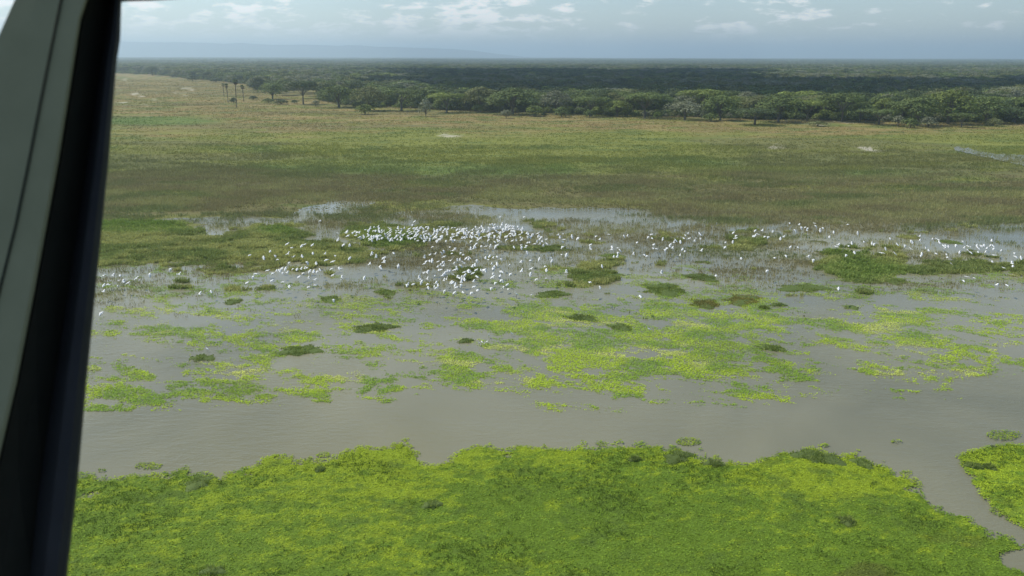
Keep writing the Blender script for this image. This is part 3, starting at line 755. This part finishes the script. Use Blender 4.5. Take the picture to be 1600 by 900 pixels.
SHORT = ['round tree right of the palms', 'dark meadow corner tree', 'thin open stemmed tree', 'big forked round tree', 'broad olive tree', 'umbrella tree left of the lone grey one', 'lone grey meadow tree',
         'flat bright tree', 'tall olive tree', 'wide green tree', 'pale grey tree left of centre', 'low green umbrella tree', 'broad yellowish umbrella tree', 'grey green dome', 'tallest umbrella tree', 'dark round tree',
         'bare looking grey tree', 'low hedge like tree', 'two tone green tree', 'small umbrella tree', 'umbrella tree by the sandy patch', 'round tree by the sandy patch', 'low spreading tree', 'large green tree',
         'tallest right hand tree', 'small forward umbrella tree', 'green tree near the right edge', 'low dark edge tree', 'bright leafy tree', 'far dark left tree', 'small dark far tree', 'small round far tree']
fronts = [((a_ + b_) / 2, s_) for (a_, b_, *_r), s_ in zip(FRONT, SHORT)]
count = {}
for i in order[:N_IND]:
    kind, hue = pick(i)
    if v_[i] > edge_v(u_[i]) - 3 and g.random() < .6: kind = 'shrub'
    hh = 13.5 * g.uniform(.75, 1.22); ww = hh * g.uniform(1.15, 1.75)
    if kind == 'shrub': hh = g.uniform(3.5, 6.5); ww = hh * g.uniform(1.1, 1.6)
    kw = {'umbrella': 'flat topped tree', 'round': 'round tree', 'shrub': 'low bush'}[kind]
    if u_[i] > 1615 or u_[i] < 180:
        lab = f'{HUEWORD[hue]} {kw} past the frame edge of the wood'
    else:
        s_ = min(fronts, key=lambda q: abs(q[0] - u_[i]))[1]
        k_ = (s_, hue, kind); count[k_] = count.get(k_, 0) + 1
        pre = ['', 'second ', 'third ', 'fourth ', 'fifth ', 'sixth ', 'seventh ', 'eighth ', 'ninth ', 'tenth '][min(9, count[k_] - 1)]
        lab = f'{pre}{HUEWORD[hue]} {kw} back from the {s_}'
    plant(kind, hue, X_[i], Y_[i], ww, hh, lab, G_BACK)

def instancer(name, P, rot, scl, idx, protos, label):
    """one stuff object: prototypes instanced on its points"""
    coll = bpy.data.collections.new(name + ' sources')
    for k_, me_ in enumerate(protos):
        coll.objects.link(bpy.data.objects.new('%s_%02d' % (name, k_), me_))
    me = bpy.data.meshes.new(name); me.vertices.add(len(P)); me.vertices.foreach_set('co', np.asarray(P, np.float32).ravel())
    for nm, typ, arr, key in (('rz', 'FLOAT', rot, 'value'), ('sc', 'FLOAT_VECTOR', scl, 'vector'), ('ix', 'INT', idx, 'value')):
        a_ = me.attributes.new(nm, typ, 'POINT'); a_.data.foreach_set(key, np.asarray(arr, np.int32 if typ == 'INT' else np.float32).ravel())
    o = obj(name, me)
    ng = bpy.data.node_groups.new(name, 'GeometryNodeTree')
    ng.interface.new_socket('Geometry', in_out='INPUT', socket_type='NodeSocketGeometry'); ng.interface.new_socket('Geometry', in_out='OUTPUT', socket_type='NodeSocketGeometry')
    gi = ng.nodes.new('NodeGroupInput'); go = ng.nodes.new('NodeGroupOutput')
    ci = ng.nodes.new('GeometryNodeCollectionInfo'); ci.inputs['Collection'].default_value = coll
    ci.inputs['Separate Children'].default_value = True; ci.inputs['Reset Children'].default_value = True
    iop = ng.nodes.new('GeometryNodeInstanceOnPoints'); iop.inputs['Pick Instance'].default_value = True
    def na(nm, typ):
        n = ng.nodes.new('GeometryNodeInputNamedAttribute'); n.data_type = typ; n.inputs[0].default_value = nm
        return [s for s in n.outputs if s.enabled][0]
    cmb = ng.nodes.new('ShaderNodeCombineXYZ')
    ng.links.new(na('rz', 'FLOAT'), cmb.inputs[2]); ng.links.new(na('sc', 'FLOAT_VECTOR'), iop.inputs['Scale']); ng.links.new(na('ix', 'INT'), iop.inputs['Instance Index'])
    ng.links.new(cmb.outputs[0], iop.inputs['Rotation'])
    ng.links.new(gi.outputs[0], iop.inputs['Points']); ng.links.new(ci.outputs[0], iop.inputs['Instance']); ng.links.new(iop.outputs[0], go.inputs[0])
    md = o.modifiers.new('scatter', 'NODES'); md.node_group = ng
    tag(o, label, None, None, 'stuff')
    return o

# single trees to 2.3 km
rest = order[N_IND:]
combos = [(k, h_, v__) for k in ('umbrella', 'round') for h_ in HUES_ for v__ in (0, 1)]
def merged_tree(kind, hue, var, nleaf, size):
    seed = 2000 + var * 37 + sum(map(ord, kind + hue))
    P, nn, c, lobes = crown_np(kind, seed, nleaf, hue)
    W = 9.0 if kind == 'umbrella' else 7.5
    return leaves('tree', P * np.array([W, W, 13.5]), np.full(len(P), size), c, MAT_LEAF, .38, seed, .85, nn, .16)
prot = [merged_tree(*c_, 1300, .85) for c_ in combos]
ci_ = []
for i in rest:
    kind, hue = pick(i); ci_.append(combos.index((kind, hue, g.randrange(2))))
n = len(rest); gr = np.random.default_rng(9)
s = gr.uniform(.72, 1.3, n); w_ = s * gr.uniform(1.0, 1.4, n)
instancer('forest', np.stack([X_[rest], Y_[rest], np.full(n, -.6)], -1), gr.uniform(0, 6.28, n), np.stack([w_, w_, s], -1), ci_, prot, 'dense dark woodland behind the front rows of trees')
print('forest trees', n)

# far woodland as groves of many crowns
def grove(seed, span=90, cnt=60):
    gg = np.random.default_rng(seed); Ps, Ns, Cs = [], [], []
    for k_ in range(cnt):
        kind = 'umbrella' if gg.random() < .35 else 'round'; hue = HUES_[gg.choice(5, p=[.32, .24, .18, .2, .06])]
        P, nn, c, _ = crown_np(kind, int(gg.integers(1e6)), 110, hue)
        s_ = gg.uniform(.55, 1.05)
        Ps.append(P * np.array([8.5 * s_, 8.5 * s_, 13 * s_]) + np.array([gg.uniform(-.5, .5) * span, gg.uniform(-.5, .5) * span, 0])); Ns.append(nn); Cs.append(c)
    P = np.concatenate(Ps)
    return leaves('grove', P, np.full(len(P), 2.6), np.concatenate(Cs), MAT_LEAF, .35, seed, .9, np.concatenate(Ns), .12)
X2, Y2, u2, v2 = forest_points(2960, 5600, 78, 15, .66, 60)
X3, Y3, u3, v3 = forest_points(5600, 12800, 165, 16, .66, 60)
XX = np.concatenate([X2, X3]); YY = np.concatenate([Y2, Y3]); n = len(XX)
zs = np.concatenate([gr.uniform(.75, 1.15, len(X2)), gr.uniform(.9, 1.35, len(X3))]) * (.75 + .5 * fbm(XX, YY, 700, 3, 48))
xs2 = np.concatenate([np.full(len(X2), 1.0), np.full(len(X3), 2.0)])
instancer('far_forest', np.stack([XX, YY, np.full(n, -1.)], -1), gr.uniform(0, 6.28, n), np.stack([xs2, xs2, zs], -1), gr.integers(0, 6, n), [grove(60 + k_) for k_ in range(6)], 'hazy far woodland stretching to the horizon')

# undergrowth at the foot of the woodland
x, y = fan_rand(90000, 540, 2400, 171, power=1.0, off=30); u, v = proj(x, y)
dv = edge_v(u) - v + (fbm(x, y, 40, 3, 173) - .5) * 3
keep = (dv > 0) & (dv < 9) & ((fbm(x, y, 20, 3, 174) > .40) | ((dv < 2.6) & (fbm(x, y, 25, 3, 175) > .33)))
keep &= ~((u > 385) & (u < 500) & (v > 141))
x, y = x[keep], y[keep]
k_ = len(x)
ug = [leaves('undergrowth', (lambda q: q[0] * np.array([3.2, 3.2, 4.2]))(crown_np('shrub', 500 + j, 10, hh_)), np.full(420, .6), crown_np('shrub', 500 + j, 420, hh_)[2], MAT_LEAF, .4, j) if False else
      (lambda c4: leaves('undergrowth', c4[0] * np.array([3.2, 3.2, 4.2]), np.full(len(c4[0]), .6), c4[2], MAT_LEAF, .4, j, .8, c4[1], .16))(crown_np('shrub', 500 + j, 420, hh_))
      for j, hh_ in enumerate(['green', 'bright', 'olive', 'dark', 'grey', 'green'])]
s = gr.uniform(.6, 1.55, k_)
instancer('undergrowth', np.stack([x, y, np.full(k_, .1)], -1), gr.uniform(0, 6.28, k_), np.stack([s, s, s * gr.uniform(.7, 1.1, k_)], -1), gr.integers(0, 6, k_), ug, 'bushy undergrowth filling the foot of the woodland')

# ------------------------------------------------------------------ three fan palms
def palm(u, vt, vb, label, seed, crown_r=2.3):
    g = random.Random(seed); p = at(u, vb, .25); px = np.linalg.norm(p - [0, 0, H]) / FPX; Ht = (vb - vt) * px
    r = bpy.data.objects.new('palm', None); COL.objects.link(r); r.location = tuple(p)
    lean = g.uniform(-.5, .5); segs = []; prev = (0, 0, -.3)
    for k_ in range(1, 9):
        z = (Ht - crown_r * .5) * k_ / 8; q = (lean * (k_ / 8) ** 2, 0, z)
        rr0 = .25 * (1 + .35 * math.exp(-((k_ - 6) / 1.2) ** 2)); segs.append((prev, q, .40 if k_ == 1 else rr0, rr0)); prev = q
    obj('trunk', tubes_mesh('trunk', segs, MAT_BARK, 8), r)
    gg = np.random.default_rng(seed); vs, fs, cs, o_ = [], [], [], 0
    for k_ in range(34):
        a = gg.uniform(0, 2 * np.pi); el = gg.uniform(-1.2, 1.3); L = crown_r * gg.uniform(.85, 1.15)
        d = np.array([math.cos(a) * math.cos(el), math.sin(a) * math.cos(el), math.sin(el)])
        side = np.cross(d, [0, 0, 1.0]); side /= np.linalg.norm(side) + 1e-6; up = np.cross(side, d)
        base = np.array([prev[0], 0, prev[2]]) + d * L * .35
        n_ = 9; fan = [base]
        for j in range(n_):
            th = (j / (n_ - 1) - .5) * 2.2; ln = L * .65 * (1.0 if j % 2 == 0 else .62)
            fan.append(base + (d * math.cos(th) + side * math.sin(th)) * ln - np.array([0, 0, .25 * ln * abs(math.sin(th))]) + up * .05)
        vs += fan; fs += [[o_, o_ + j, o_ + j + 1] for j in range(1, n_)]; o_ += n_ + 1
        cs += [np.array((.11, .15, .06)) * gg.uniform(.7, 1.4) if el > -.3 else np.array((.12, .10, .06))] * (n_ + 1)
    obj('crown', mesh_np('crown', vs, np.array(fs), MAT_LEAF, np.array(cs)), r)
    tag(r, label, 'palm tree', 'tall fan palms on the left meadow')
palm(356.5, 134, 160, 'left palm of the three, leaning slightly, thin trunk', 1)
palm(370, 129, 168, 'tallest palm of the three, in the middle', 2, 2.6)
palm(381, 136, 159, 'right and shortest palm of the three', 3, 2.3)
palm(350, 133, 150, 'faint farther palm just left of the three', 4, 1.9)

# ------------------------------------------------------------------ cloud over the woodland that throws the dark band of shade (above the frame)
m, t, b = principled('cloud', (0.85, 0.85, 0.86), 1.0, 0.0); MAT_CLOUD = m
def cloud(name, pts, z, label):
    import bmesh
    bm = bmesh.new(); off = Vector(sun_dir) * (z / sun_dir.z)
    for (gx_, gy_, r_) in pts:
        c_ = Vector((gx_, gy_, 0)) + off
        bmesh.ops.create_icosphere(bm, subdivisions=3, radius=1, matrix=Matrix.Translation(c_) @ Matrix.Diagonal((r_, r_, r_ * .45, 1)))
    me = bpy.data.meshes.new(name); bm.to_mesh(me); bm.free(); me.materials.append(MAT_CLOUD)
    P = np.zeros(len(me.vertices) * 3, np.float32); me.vertices.foreach_get('co', P); P = P.reshape(-1, 3)
    P[:, 0] += (fbm(P[:, 0], P[:, 1], 90, 4, 5) - .5) * 120; P[:, 1] += (fbm(P[:, 0], P[:, 1], 90, 4, 6) - .5) * 120
    P[:, 2] = np.maximum(P[:, 2] + (fbm(P[:, 0], P[:, 1], 60, 4, 7) - .5) * 70, z - 15)
    me.vertices.foreach_set('co', P.ravel()); me.update()
    tag(obj(name, me), label, None, None, 'stuff')
g = random.Random(4)
pts = []
for k_ in range(84):
    # shade: broad wedge from centre to right, behind the front rows
    gy_ = g.uniform(770, 1900); lo = 150 - (gy_ - 800) * .25; gx_ = g.uniform(lo - 120, gy_ * .62 + 200)
    if gx_ > 480 and gy_ > 1150: continue
    pts.append((gx_, gy_, g.uniform(70, 140)))
for k_ in range(12): pts.append((g.uniform(-160, 20), g.uniform(900, 1150), g.uniform(40, 80)))
for k_ in range(26): pts.append((g.uniform(180, 760), g.uniform(850, 1120), g.uniform(60, 100)))
cloud('cloud', pts, 1100, 'flat based cloud above the woodland')

# ------------------------------------------------------------------ birds
m, t, b = principled('white plumage', (0.90, 0.90, 0.88), 0.75, 0.2); MAT_BIRD = m
m, t, b = principled('bill and legs', (0.10, 0.08, 0.04), 0.6, 0.3); MAT_BILL = m
def loft(vs, fs, rings, close=True):
    """rings: list of lists of points, joined into a closed skin"""
    o_ = len(vs); n = len(rings[0])
    for r_ in rings: vs.extend(r_)
    for k_ in range(len(rings) - 1):
        for i in range(n): fs.append((o_ + k_ * n + i, o_ + k_ * n + (i + 1) % n, o_ + (k_ + 1) * n + (i + 1) % n, o_ + (k_ + 1) * n + i))
    fs.append(tuple(o_ + i for i in reversed(range(n)))); fs.append(tuple(o_ + (len(rings) - 1) * n + i for i in range(n)))
def ring_at(c_, rx, rz, n=8, ax='y'):
    out_ = []
    for i in range(n):
        a = 2 * math.pi * i / n
        if ax == 'y': out_.append((c_[0] + math.cos(a) * rx, c_[1], c_[2] + math.sin(a) * rz))
        elif ax == 'z': out_.append((c_[0] + math.cos(a) * rx, c_[1] + math.sin(a) * rz, c_[2]))
    return out_
def poly(name, vs, fs, mi):
    me = bpy.data.meshes.new(name); me.from_pydata(vs, [], fs); me.materials.append(MAT_BIRD); me.materials.append(MAT_BILL)
    for p_, k_ in zip(me.polygons, mi): p_.material_index = k_; p_.use_smooth = True
    me.update(); return me
def flying_bird(name, up, outer, sweep=.1):
    """egret in flight, facing +Y; up, outer are the inner and outer wing angles"""
    vs, fs = [], []
    body = [(-.40, .05, .01, .0), (-.28, .13, .03, 0), (-.1, .17, .12, 0), (.08, .18, .16, 0), (.22, .14, .13, .0), (.32, .06, .06, .03), (.38, .05, .055, .06), (.44, .045, .045, .055), (.48, .02, .02, .045)]
    loft(vs, fs, [ring_at((0, y_, z_), rx, rz) for (y_, rx, rz, z_) in body])
    for s in (-1, 1):
        p = np.array([.08 * s, .05, .04]); rings = []
        stat = [(0, .46, .05), (.2, .52, .045), (.4, .48, .035), (.58, .36, .022), (.70, .12, .01)]
        prev = 0; a = up
        for (d, ch, th) in stat:
            a = up if d <= .3 else outer
            step = d - prev; prev = d
            p = p + np.array([s * math.cos(a) * step, -sweep * step, math.sin(a) * step])
            rings.append([tuple(p + np.array([0, ch * .4, 0])), tuple(p + np.array([0, ch * .1, th])), tuple(p + np.array([0, -ch * .6, 0])), tuple(p + np.array([0, ch * .1, -th * .6]))])
        loft(vs, fs, rings)
    mi = [0] * len(fs); k_ = len(fs)
    loft(vs, fs, [ring_at((0, .47, .045), .016, .016, 4), ring_at((0, .62, .03), .004, .004, 4)])
    for s in (-1, 1): loft(vs, fs, [ring_at((.03 * s, -.30, 0), .014, .014, 4), ring_at((.03 * s, -.62, -.02), .01, .01, 4)])
    mi += [1] * (len(fs) - k_)
    return poly(name, vs, fs, mi)
def standing_bird(name):
    vs, fs = [], []
    loft(vs, fs, [ring_at((0, y_, z_), rx, rz) for (y_, rx, rz, z_) in [(-.36, .02, .02, .36), (-.2, .09, .08, .42), (0, .13, .13, .50), (.14, .11, .12, .56), (.22, .05, .06, .62)]])
    nk = [(.20, .60, .055), (.27, .70, .04), (.25, .80, .032), (.22, .90, .03), (.25, .97, .04), (.30, 1.0, .04), (.35, 1.0, .02)]
    loft(vs, fs, [ring_at((0, y_, z_), r_, r_, 6) if i > 4 else ring_at((0, y_, z_), r_, r_, 6, 'z') for i, (y_, z_, r_) in enumerate(nk)])
    mi = [0] * len(fs); k_ = len(fs)
    loft(vs, fs, [ring_at((0, .34, 1.0), .016, .016, 4), ring_at((0, .50, .97), .004, .004, 4)])
    for s in (-1, 1): loft(vs, fs, [ring_at((.05 * s, 0, .40), .014, .014, 4, 'z'), ring_at((.05 * s, .02, -.1), .012, .012, 4, 'z')])
    mi += [1] * (len(fs) - k_)
    return poly(name, vs, fs, mi)
BM = [flying_bird('egret', *a) for a in ((.35, .05), (.15, -.05), (.60, .40), (-.10, -.30), (.06, .0), (.80, .65), (-.28, -.55))]
SM = standing_bird('egret')
R3 = [(1250,165),(1355,207),(1358,222),(1320,238),(1122,253),(1140,268),(1178,262),(1190,255),(1220,257),(1055,282),(1075,298),(975,297),(1030,308),(1082,314),(1125,292),(1145,304),(1180,302),(1222,290),(1270,292),(1310,298),(1340,258),(1365,258),(1130,325),(1200,325),(1235,330),(1275,315),(1300,322),(1045,357),(1065,368),(1080,360),(1092,358),(1105,365),(1100,350),(1115,350),(1122,367),(1145,350),(1160,353),(1175,352),(1190,350),(1200,345),(1210,360),(1225,362),(1240,360),(1250,355),(1185,367),(1330,350),(1295,350),(988,383),(1000,370),(965,405),(1062,398),(1105,402),(1130,420),(1168,382),(1205,388),(1230,393),(1205,422),(1232,415),(1300,375),(1335,387),(1423,385),(665,352),(700,372),(440,378),(470,375),(533,387),(548,395),(585,374),(404,377),(405,415),(425,412),(404,440),(465,397),(483,402),(500,405),(462,420),(778,450),(825,440),(395,523),(1303,472),(1445,332),(1485,345),(1500,325),(1555,340),(1453,293),(1470,300),(1500,310),(1540,290),(1590,412)]
R4 = [(470,500),(503,497),(540,460),(590,425),(583,355),(605,352),(620,350),(625,262),(232,370),(243,310),(270,322),(318,333),(320,360),(380,303),(410,383),(298,395),(40,398),(55,460),(197,460),(105,335),(640,308),(680,300),(695,325),(750,287),(745,305),(590,465),(595,495),(597,520),(635,520),(645,495),(658,508),(675,380),(677,405),(698,432),(695,475),(710,465),(728,415),(755,370),(775,398),(795,345),(800,300),(800,380),(740,485),(765,502),(760,550),(815,550),(868,550),(905,535),(882,513),(880,482),(823,468),(790,455),(1048,75),(1197,75),(510,105),(498,125),(85,168),(95,195),(155,173),(30,222),(68,250),(105,250),(30,178),(1275,465),(1335,460),(1240,400),(1460,423),(1430,310),(1460,315),(1365,330),(1368,352),(1290,340),(1235,350),(1440,182),(1528,213),(1495,200),(1330,385),(1335,410),(1180,415),(1235,435),(1110,433),(1175,360),(1215,300)]
R5 = [(7,122),(72,112),(85,125),(52,143),(52,158),(117,106),(128,150),(128,160),(150,155),(158,163),(150,170),(135,187),(147,187),(172,112),(183,112),(205,178),(218,135),(243,178),(255,183),(258,115),(270,106),(272,120),(310,123),(278,143),(275,155),(288,158),(318,160),(325,155),(335,147),(340,140),(350,135),(345,155),(357,128),(373,133),(390,108),(400,105),(385,120),(405,120),(430,120),(443,105),(445,120),(423,132),(380,160),(390,165),(447,165),(371,182),(562,100),(572,110),(570,120),(560,133),(535,133),(532,152),(590,192),(640,92),(650,105),(665,93),(640,110),(633,113),(675,113),(703,95),(687,115),(730,122),(742,115),(763,65),(797,72),(783,92),(805,82),(820,80),(827,85),(825,92),(852,66),(857,77),(872,92),(882,82),(920,98),(905,115),(972,70),(1006,102),(1030,135),(1057,138),(985,138),(975,147),(930,150),(1092,172),(1122,120),(1148,142),(1175,145),(1197,130),(1228,113),(1227,130),(1197,158),(1235,175),(1250,157),(1260,165),(1287,175),(1275,125),(1285,120),(1295,125),(1298,135),(1313,147),(1320,147),(1318,157),(1330,150),(1325,180),(1328,187),(1357,145),(1380,130),(1370,170),(1385,155),(1400,148),(1398,160),(1412,152),(1410,170),(1432,147),(1437,155),(1437,170),(1458,145),(1445,145),(1468,158),(1480,150),(1485,130),(1490,147),(1492,157),(1495,180),(1567,172),(1570,185),(1590,190),(1560,220),(1528,225),(1487,203),(1340,210),(1558,210),(1397,257),(1423,262),(1385,272),(1503,288),(1540,288),(93,220),(50,277),(86,295),(305,245),(500,253),(230,328),(683,235),(750,182),(710,190),(848,197),(828,187),(938,300)]
birds = [(a / 2.5, 280 + b_ / 2.5) for a, b_ in R3] + [(520 + a / 4, 320 + b_ / 4) for a, b_ in R4] + [(900 + a / 2.286, 320 + b_ / 2.286) for a, b_ in R5]
gb = np.random.default_rng(21)
def cluster(n, cu, cv, su, sv, tilt=0.0):
    for _ in range(n):
        a, b_ = gb.uniform(-1, 1, 2)
        while a * a + b_ * b_ > 1: a, b_ = gb.uniform(-1, 1, 2)
        q_ = (cu + a * su, cv + b_ * sv + a * tilt)
        if min(abs(q_[0] - w_[0]) / 1.3 + abs(q_[1] - w_[1]) for w_ in birds) < 2.1 and gb.uniform() < .8: continue
        birds.append(q_)
cluster(95, 600, 366, 52, 11); cluster(160, 680, 366, 60, 12); cluster(120, 770, 361, 50, 11); cluster(60, 790, 373, 66, 16, -3)
cluster(40, 720, 408, 66, 24); cluster(22, 700, 436, 46, 20); cluster(28, 765, 432, 58, 24); cluster(16, 845, 378, 40, 16); cluster(14, 1400, 390, 180, 12)
birds.sort(key=lambda q: -q[1])
def bird_pose(u_, v_):
    z = float(gb.uniform(1.3, 3.2)); p = at(u_, v_, z)
    return p, float(gb.normal(1.30, .45)), float(gb.normal(-.28, .22)), float(gb.normal(.05, .15)), int(gb.integers(0, 7)), float(gb.uniform(.60, .80))
def bird_group(u_, v_):
    if u_ < 260: return 'white bird in the small group beside the window post', 'small group by the window post'
    if u_ < 330 or (u_ < 420 and v_ > 440): return 'stray white bird over the pale left water', 'stray birds over the left water'
    if u_ < 525: return 'white bird in the loose left wing of the flock', 'left wing of the flock'
    if u_ < 650 and v_ > 388: return 'white bird flying between the left wing and the main flock', 'birds left of the main flock'
    if u_ < 890 and v_ > 398: return 'white bird in the lower trailing part of the main flock', 'lower part of the main flock'
    if u_ < 890: return 'white bird in the dense upper part of the main flock', 'upper part of the main flock'
    if u_ < 1130: return 'white bird in the loose group right of the main flock', 'group right of the main flock'
    if u_ < 1350: return 'white bird in the thin scattered line right of centre', 'scattered line right of centre'
    return 'white bird in the group near the right edge', 'group near the right edge'
STAND = [(807, 465, 'tall white egret standing below the main flock', 1.25), (830, 465, 'white egret standing on weed right of the tall one', .9), (817, 492, 'white egret standing on the top of the bright weed', .8),
         (764, 528, 'lone white egret standing above the small group on weed', .8), (800, 525, 'white egret standing in the middle of the right weed', .8),
         (749, 540, 'leftmost egret of four standing close on weed', .8), (753, 538, 'second egret of four standing close on weed', .75), (757, 541, 'third egret of four standing close on weed', .8), (761, 538, 'rightmost egret of four standing close on weed', .8),
         (1014, 518, 'white egret standing on the sparse weed right of centre', .8), (324, 549, 'lone white egret standing on the left weed', .8)]
for i, (u_, v_, lab, s) in enumerate(STAND):
    o = obj('egret', SM); o.location = tuple(at(u_, v_, .06)); o.scale = (s,) * 3; o.rotation_euler = (0, 0, float(gb.uniform(0, 6.28))); tag(o, lab, 'bird')
N_B = 289
for (u_, v_) in birds[:N_B]:
    p, rz, bank, pit, k_, s = bird_pose(u_, v_)
    o = obj('egret', BM[k_]); o.location = tuple(p); o.rotation_euler = (pit, bank, rz); o.scale = (s,) * 3
    lab, grp = bird_group(u_, v_)
    pose = ['wings half raised', 'wings level', 'wings lifted in a V', 'wings drooping', 'wings spread flat', 'wings high', 'wings pushed down'][k_]
    part = ('left', 'middle', 'right')[int(u_ / 45) % 3]
    tag(o, f'{lab}, {pose}', 'bird', grp + ', ' + pose)
vs, fs, mi = [], [], []
for (u_, v_) in birds[N_B:]:
    p, rz, bank, pit, k_, s = bird_pose(u_, v_)
    Mx = Matrix.Translation(Vector(tuple(p))) @ Matrix.Rotation(rz, 4, 'Z') @ Matrix.Rotation(bank, 4, 'Y') @ Matrix.Scale(s, 4); o_ = len(vs)
    vs += [tuple(Mx @ q.co) for q in BM[k_].vertices]
    for q in BM[k_].polygons: fs.append(tuple(o_ + a for a in q.vertices)); mi.append(q.material_index)
tag(obj('flock', poly('flock', vs, fs, mi)), 'farther white birds of the flock, too many to tell apart', None, None, 'stuff')
print('birds', len(birds))

# ------------------------------------------------------------------ aircraft window post
def paint(name, c0, c1, scale, rough=.55, spec=.3):
    m, t, b = principled(name, c0, rough, spec)
    tcn = N(t, 'ShaderNodeTexCoord'); f = noise(t, tcn.outputs['Object'], scale, 5, .6)
    cr = N(t, 'ShaderNodeValToRGB'); cr.color_ramp.elements[0].position = .3; cr.color_ramp.elements[1].position = .75
    cr.color_ramp.elements[0].color = (*c0, 1); cr.color_ramp.elements[1].color = (*c1, 1)
    t.links.new(f, cr.inputs[0]); t.links.new(cr.outputs[0], b.inputs['Base Color'])
    bp = N(t, 'ShaderNodeBump'); bp.inputs['Strength'].default_value = .15; bp.inputs['Distance'].default_value = .002
    t.links.new(f, bp.inputs['Height']); t.links.new(bp.outputs[0], b.inputs['Normal'])
    return m
MAT_PANEL = paint('grey green painted metal', (0.185, 0.200, 0.135), (0.215, 0.230, 0.158), 30, .85, .08)
MAT_SEAM = paint('dark seam sealant', (0.020, 0.026, 0.020), (0.03, 0.036, 0.03), 60, .9, .05)
MAT_RUBBER = paint('black rubber', (0.012, 0.014, 0.012), (0.018, 0.020, 0.017), 40, .7, .2)
MAT_TRIM = paint('dark blue grey trim', (0.020, 0.023, 0.028), (0.026, 0.030, 0.037), 40, .7, .15)
VS = np.array([-420, -200, -60, 0, 30, 60, 100, 160, 250, 350, 450, 600, 750, 900, 1100, 1400], float)
def curve(pts): return np.interp(VS, [p[0] for p in pts], [p[1] for p in pts])
e_out = curve([(-420, 200), (0, 23), (55, -2), (300, -90), (600, -190), (900, -300), (1400, -480)])
e_seam = curve([(-420, 190), (0, 95), (165, 62), (330, 30), (450, 0), (700, -62), (900, -110), (1400, -230)])
e_pan = curve([(-420, 420), (-60, 190), (0, 136), (30, 126), (60, 121), (100, 115), (240, 93), (420, 60), (600, 25), (700, 2), (900, -45), (1400, -150)])
e_trim = curve([(-420, 380), (0, 176), (100, 160), (300, 132), (500, 102), (750, 66), (900, 50), (1400, -10)])
e_in = curve([(-420, 470), (-60, 194), (0, 190), (60, 188), (100, 182), (250, 170), (350, 160), (450, 150), (600, 135), (750, 122), (900, 105), (1400, 40)])
post = bpy.data.objects.new('aircraft_window_post', None); COL.objects.link(post)
post.location = at_dist(60, 900, .5)
tag(post, 'blurred grey green aircraft window post with black rubber edge at left', 'window post')
pinv = Matrix.Translation(-post.location)
def strip(name, cols, mat, smooth=True):
    """closed skin over columns of (pixel-u per row, distance) running down the post"""
    nC = len(cols); vs = []
    for j, vv in enumerate(VS):
        for (uu, dd) in cols: vs.append(tuple(pinv @ at_dist(float(uu[j]), float(vv), dd)))
    nR = len(VS); f = []
    for j in range(nR - 1):
        for i in range(nC): f.append([j * nC + i, (j + 1) * nC + i, (j + 1) * nC + (i + 1) % nC, j * nC + (i + 1) % nC])
    me = mesh_np(name, vs, np.array(f), mat, None, False)
    me2 = me
    return obj(name, me2, post)
mix = lambda a, b_, k: a * (1 - k) + b_ * k
strip('panel', [(e_out, .4985), (mix(e_out, e_pan, .3), .4975), (mix(e_out, e_pan, .7), .4965), (mix(e_out, e_pan, .97), .4955), (e_pan, .498), (e_pan + 2, .53), (e_out + 8, .55)], MAT_PANEL)
strip('seam', [(e_seam - 2.4, .4965), (e_seam, .4952), (e_seam + 2.4, .4960), (e_seam, .512)], MAT_SEAM)
strip('seal', [(e_pan - 3, .515), (e_pan + 4, .508), (mix(e_pan, e_trim, .5), .520), (e_trim, .535), (e_trim + 2, .57), (e_pan + 2, .57)], MAT_RUBBER)
strip('trim', [(e_trim - 3, .532), (mix(e_trim, e_in, .35), .515), (mix(e_trim, e_in, .7), .514), (mix(e_trim, e_in, .93), .522), (e_in, .54), (e_in - 3, .575), (e_trim, .575)], MAT_TRIM)
# header of the window above the frame, its rounded corner just entering at the top
vs = []; uh = np.array([120, 186, 196, 210, 235, 270, 320, 500, 900, 1500, 2000.])
vh = np.array([4, 4, 2.5, 2, 1.2, -1, -5, -14, -24, -30, -34.])
for uu, vv in zip(uh, vh):
    for (dv_, dd) in ((0, .54), (-14, .515), (-60, .50), (-160, .50), (-160, .57), (-3, .575)): vs.append(tuple(pinv @ at_dist(float(uu), float(vv + dv_), dd)))
F = np.array([[j * 6 + i, (j + 1) * 6 + i, (j + 1) * 6 + (i + 1) % 6, j * 6 + (i + 1) % 6] for j in range(len(uh) - 1) for i in range(6)])
obj('header', mesh_np('header', vs, F, MAT_TRIM), post)
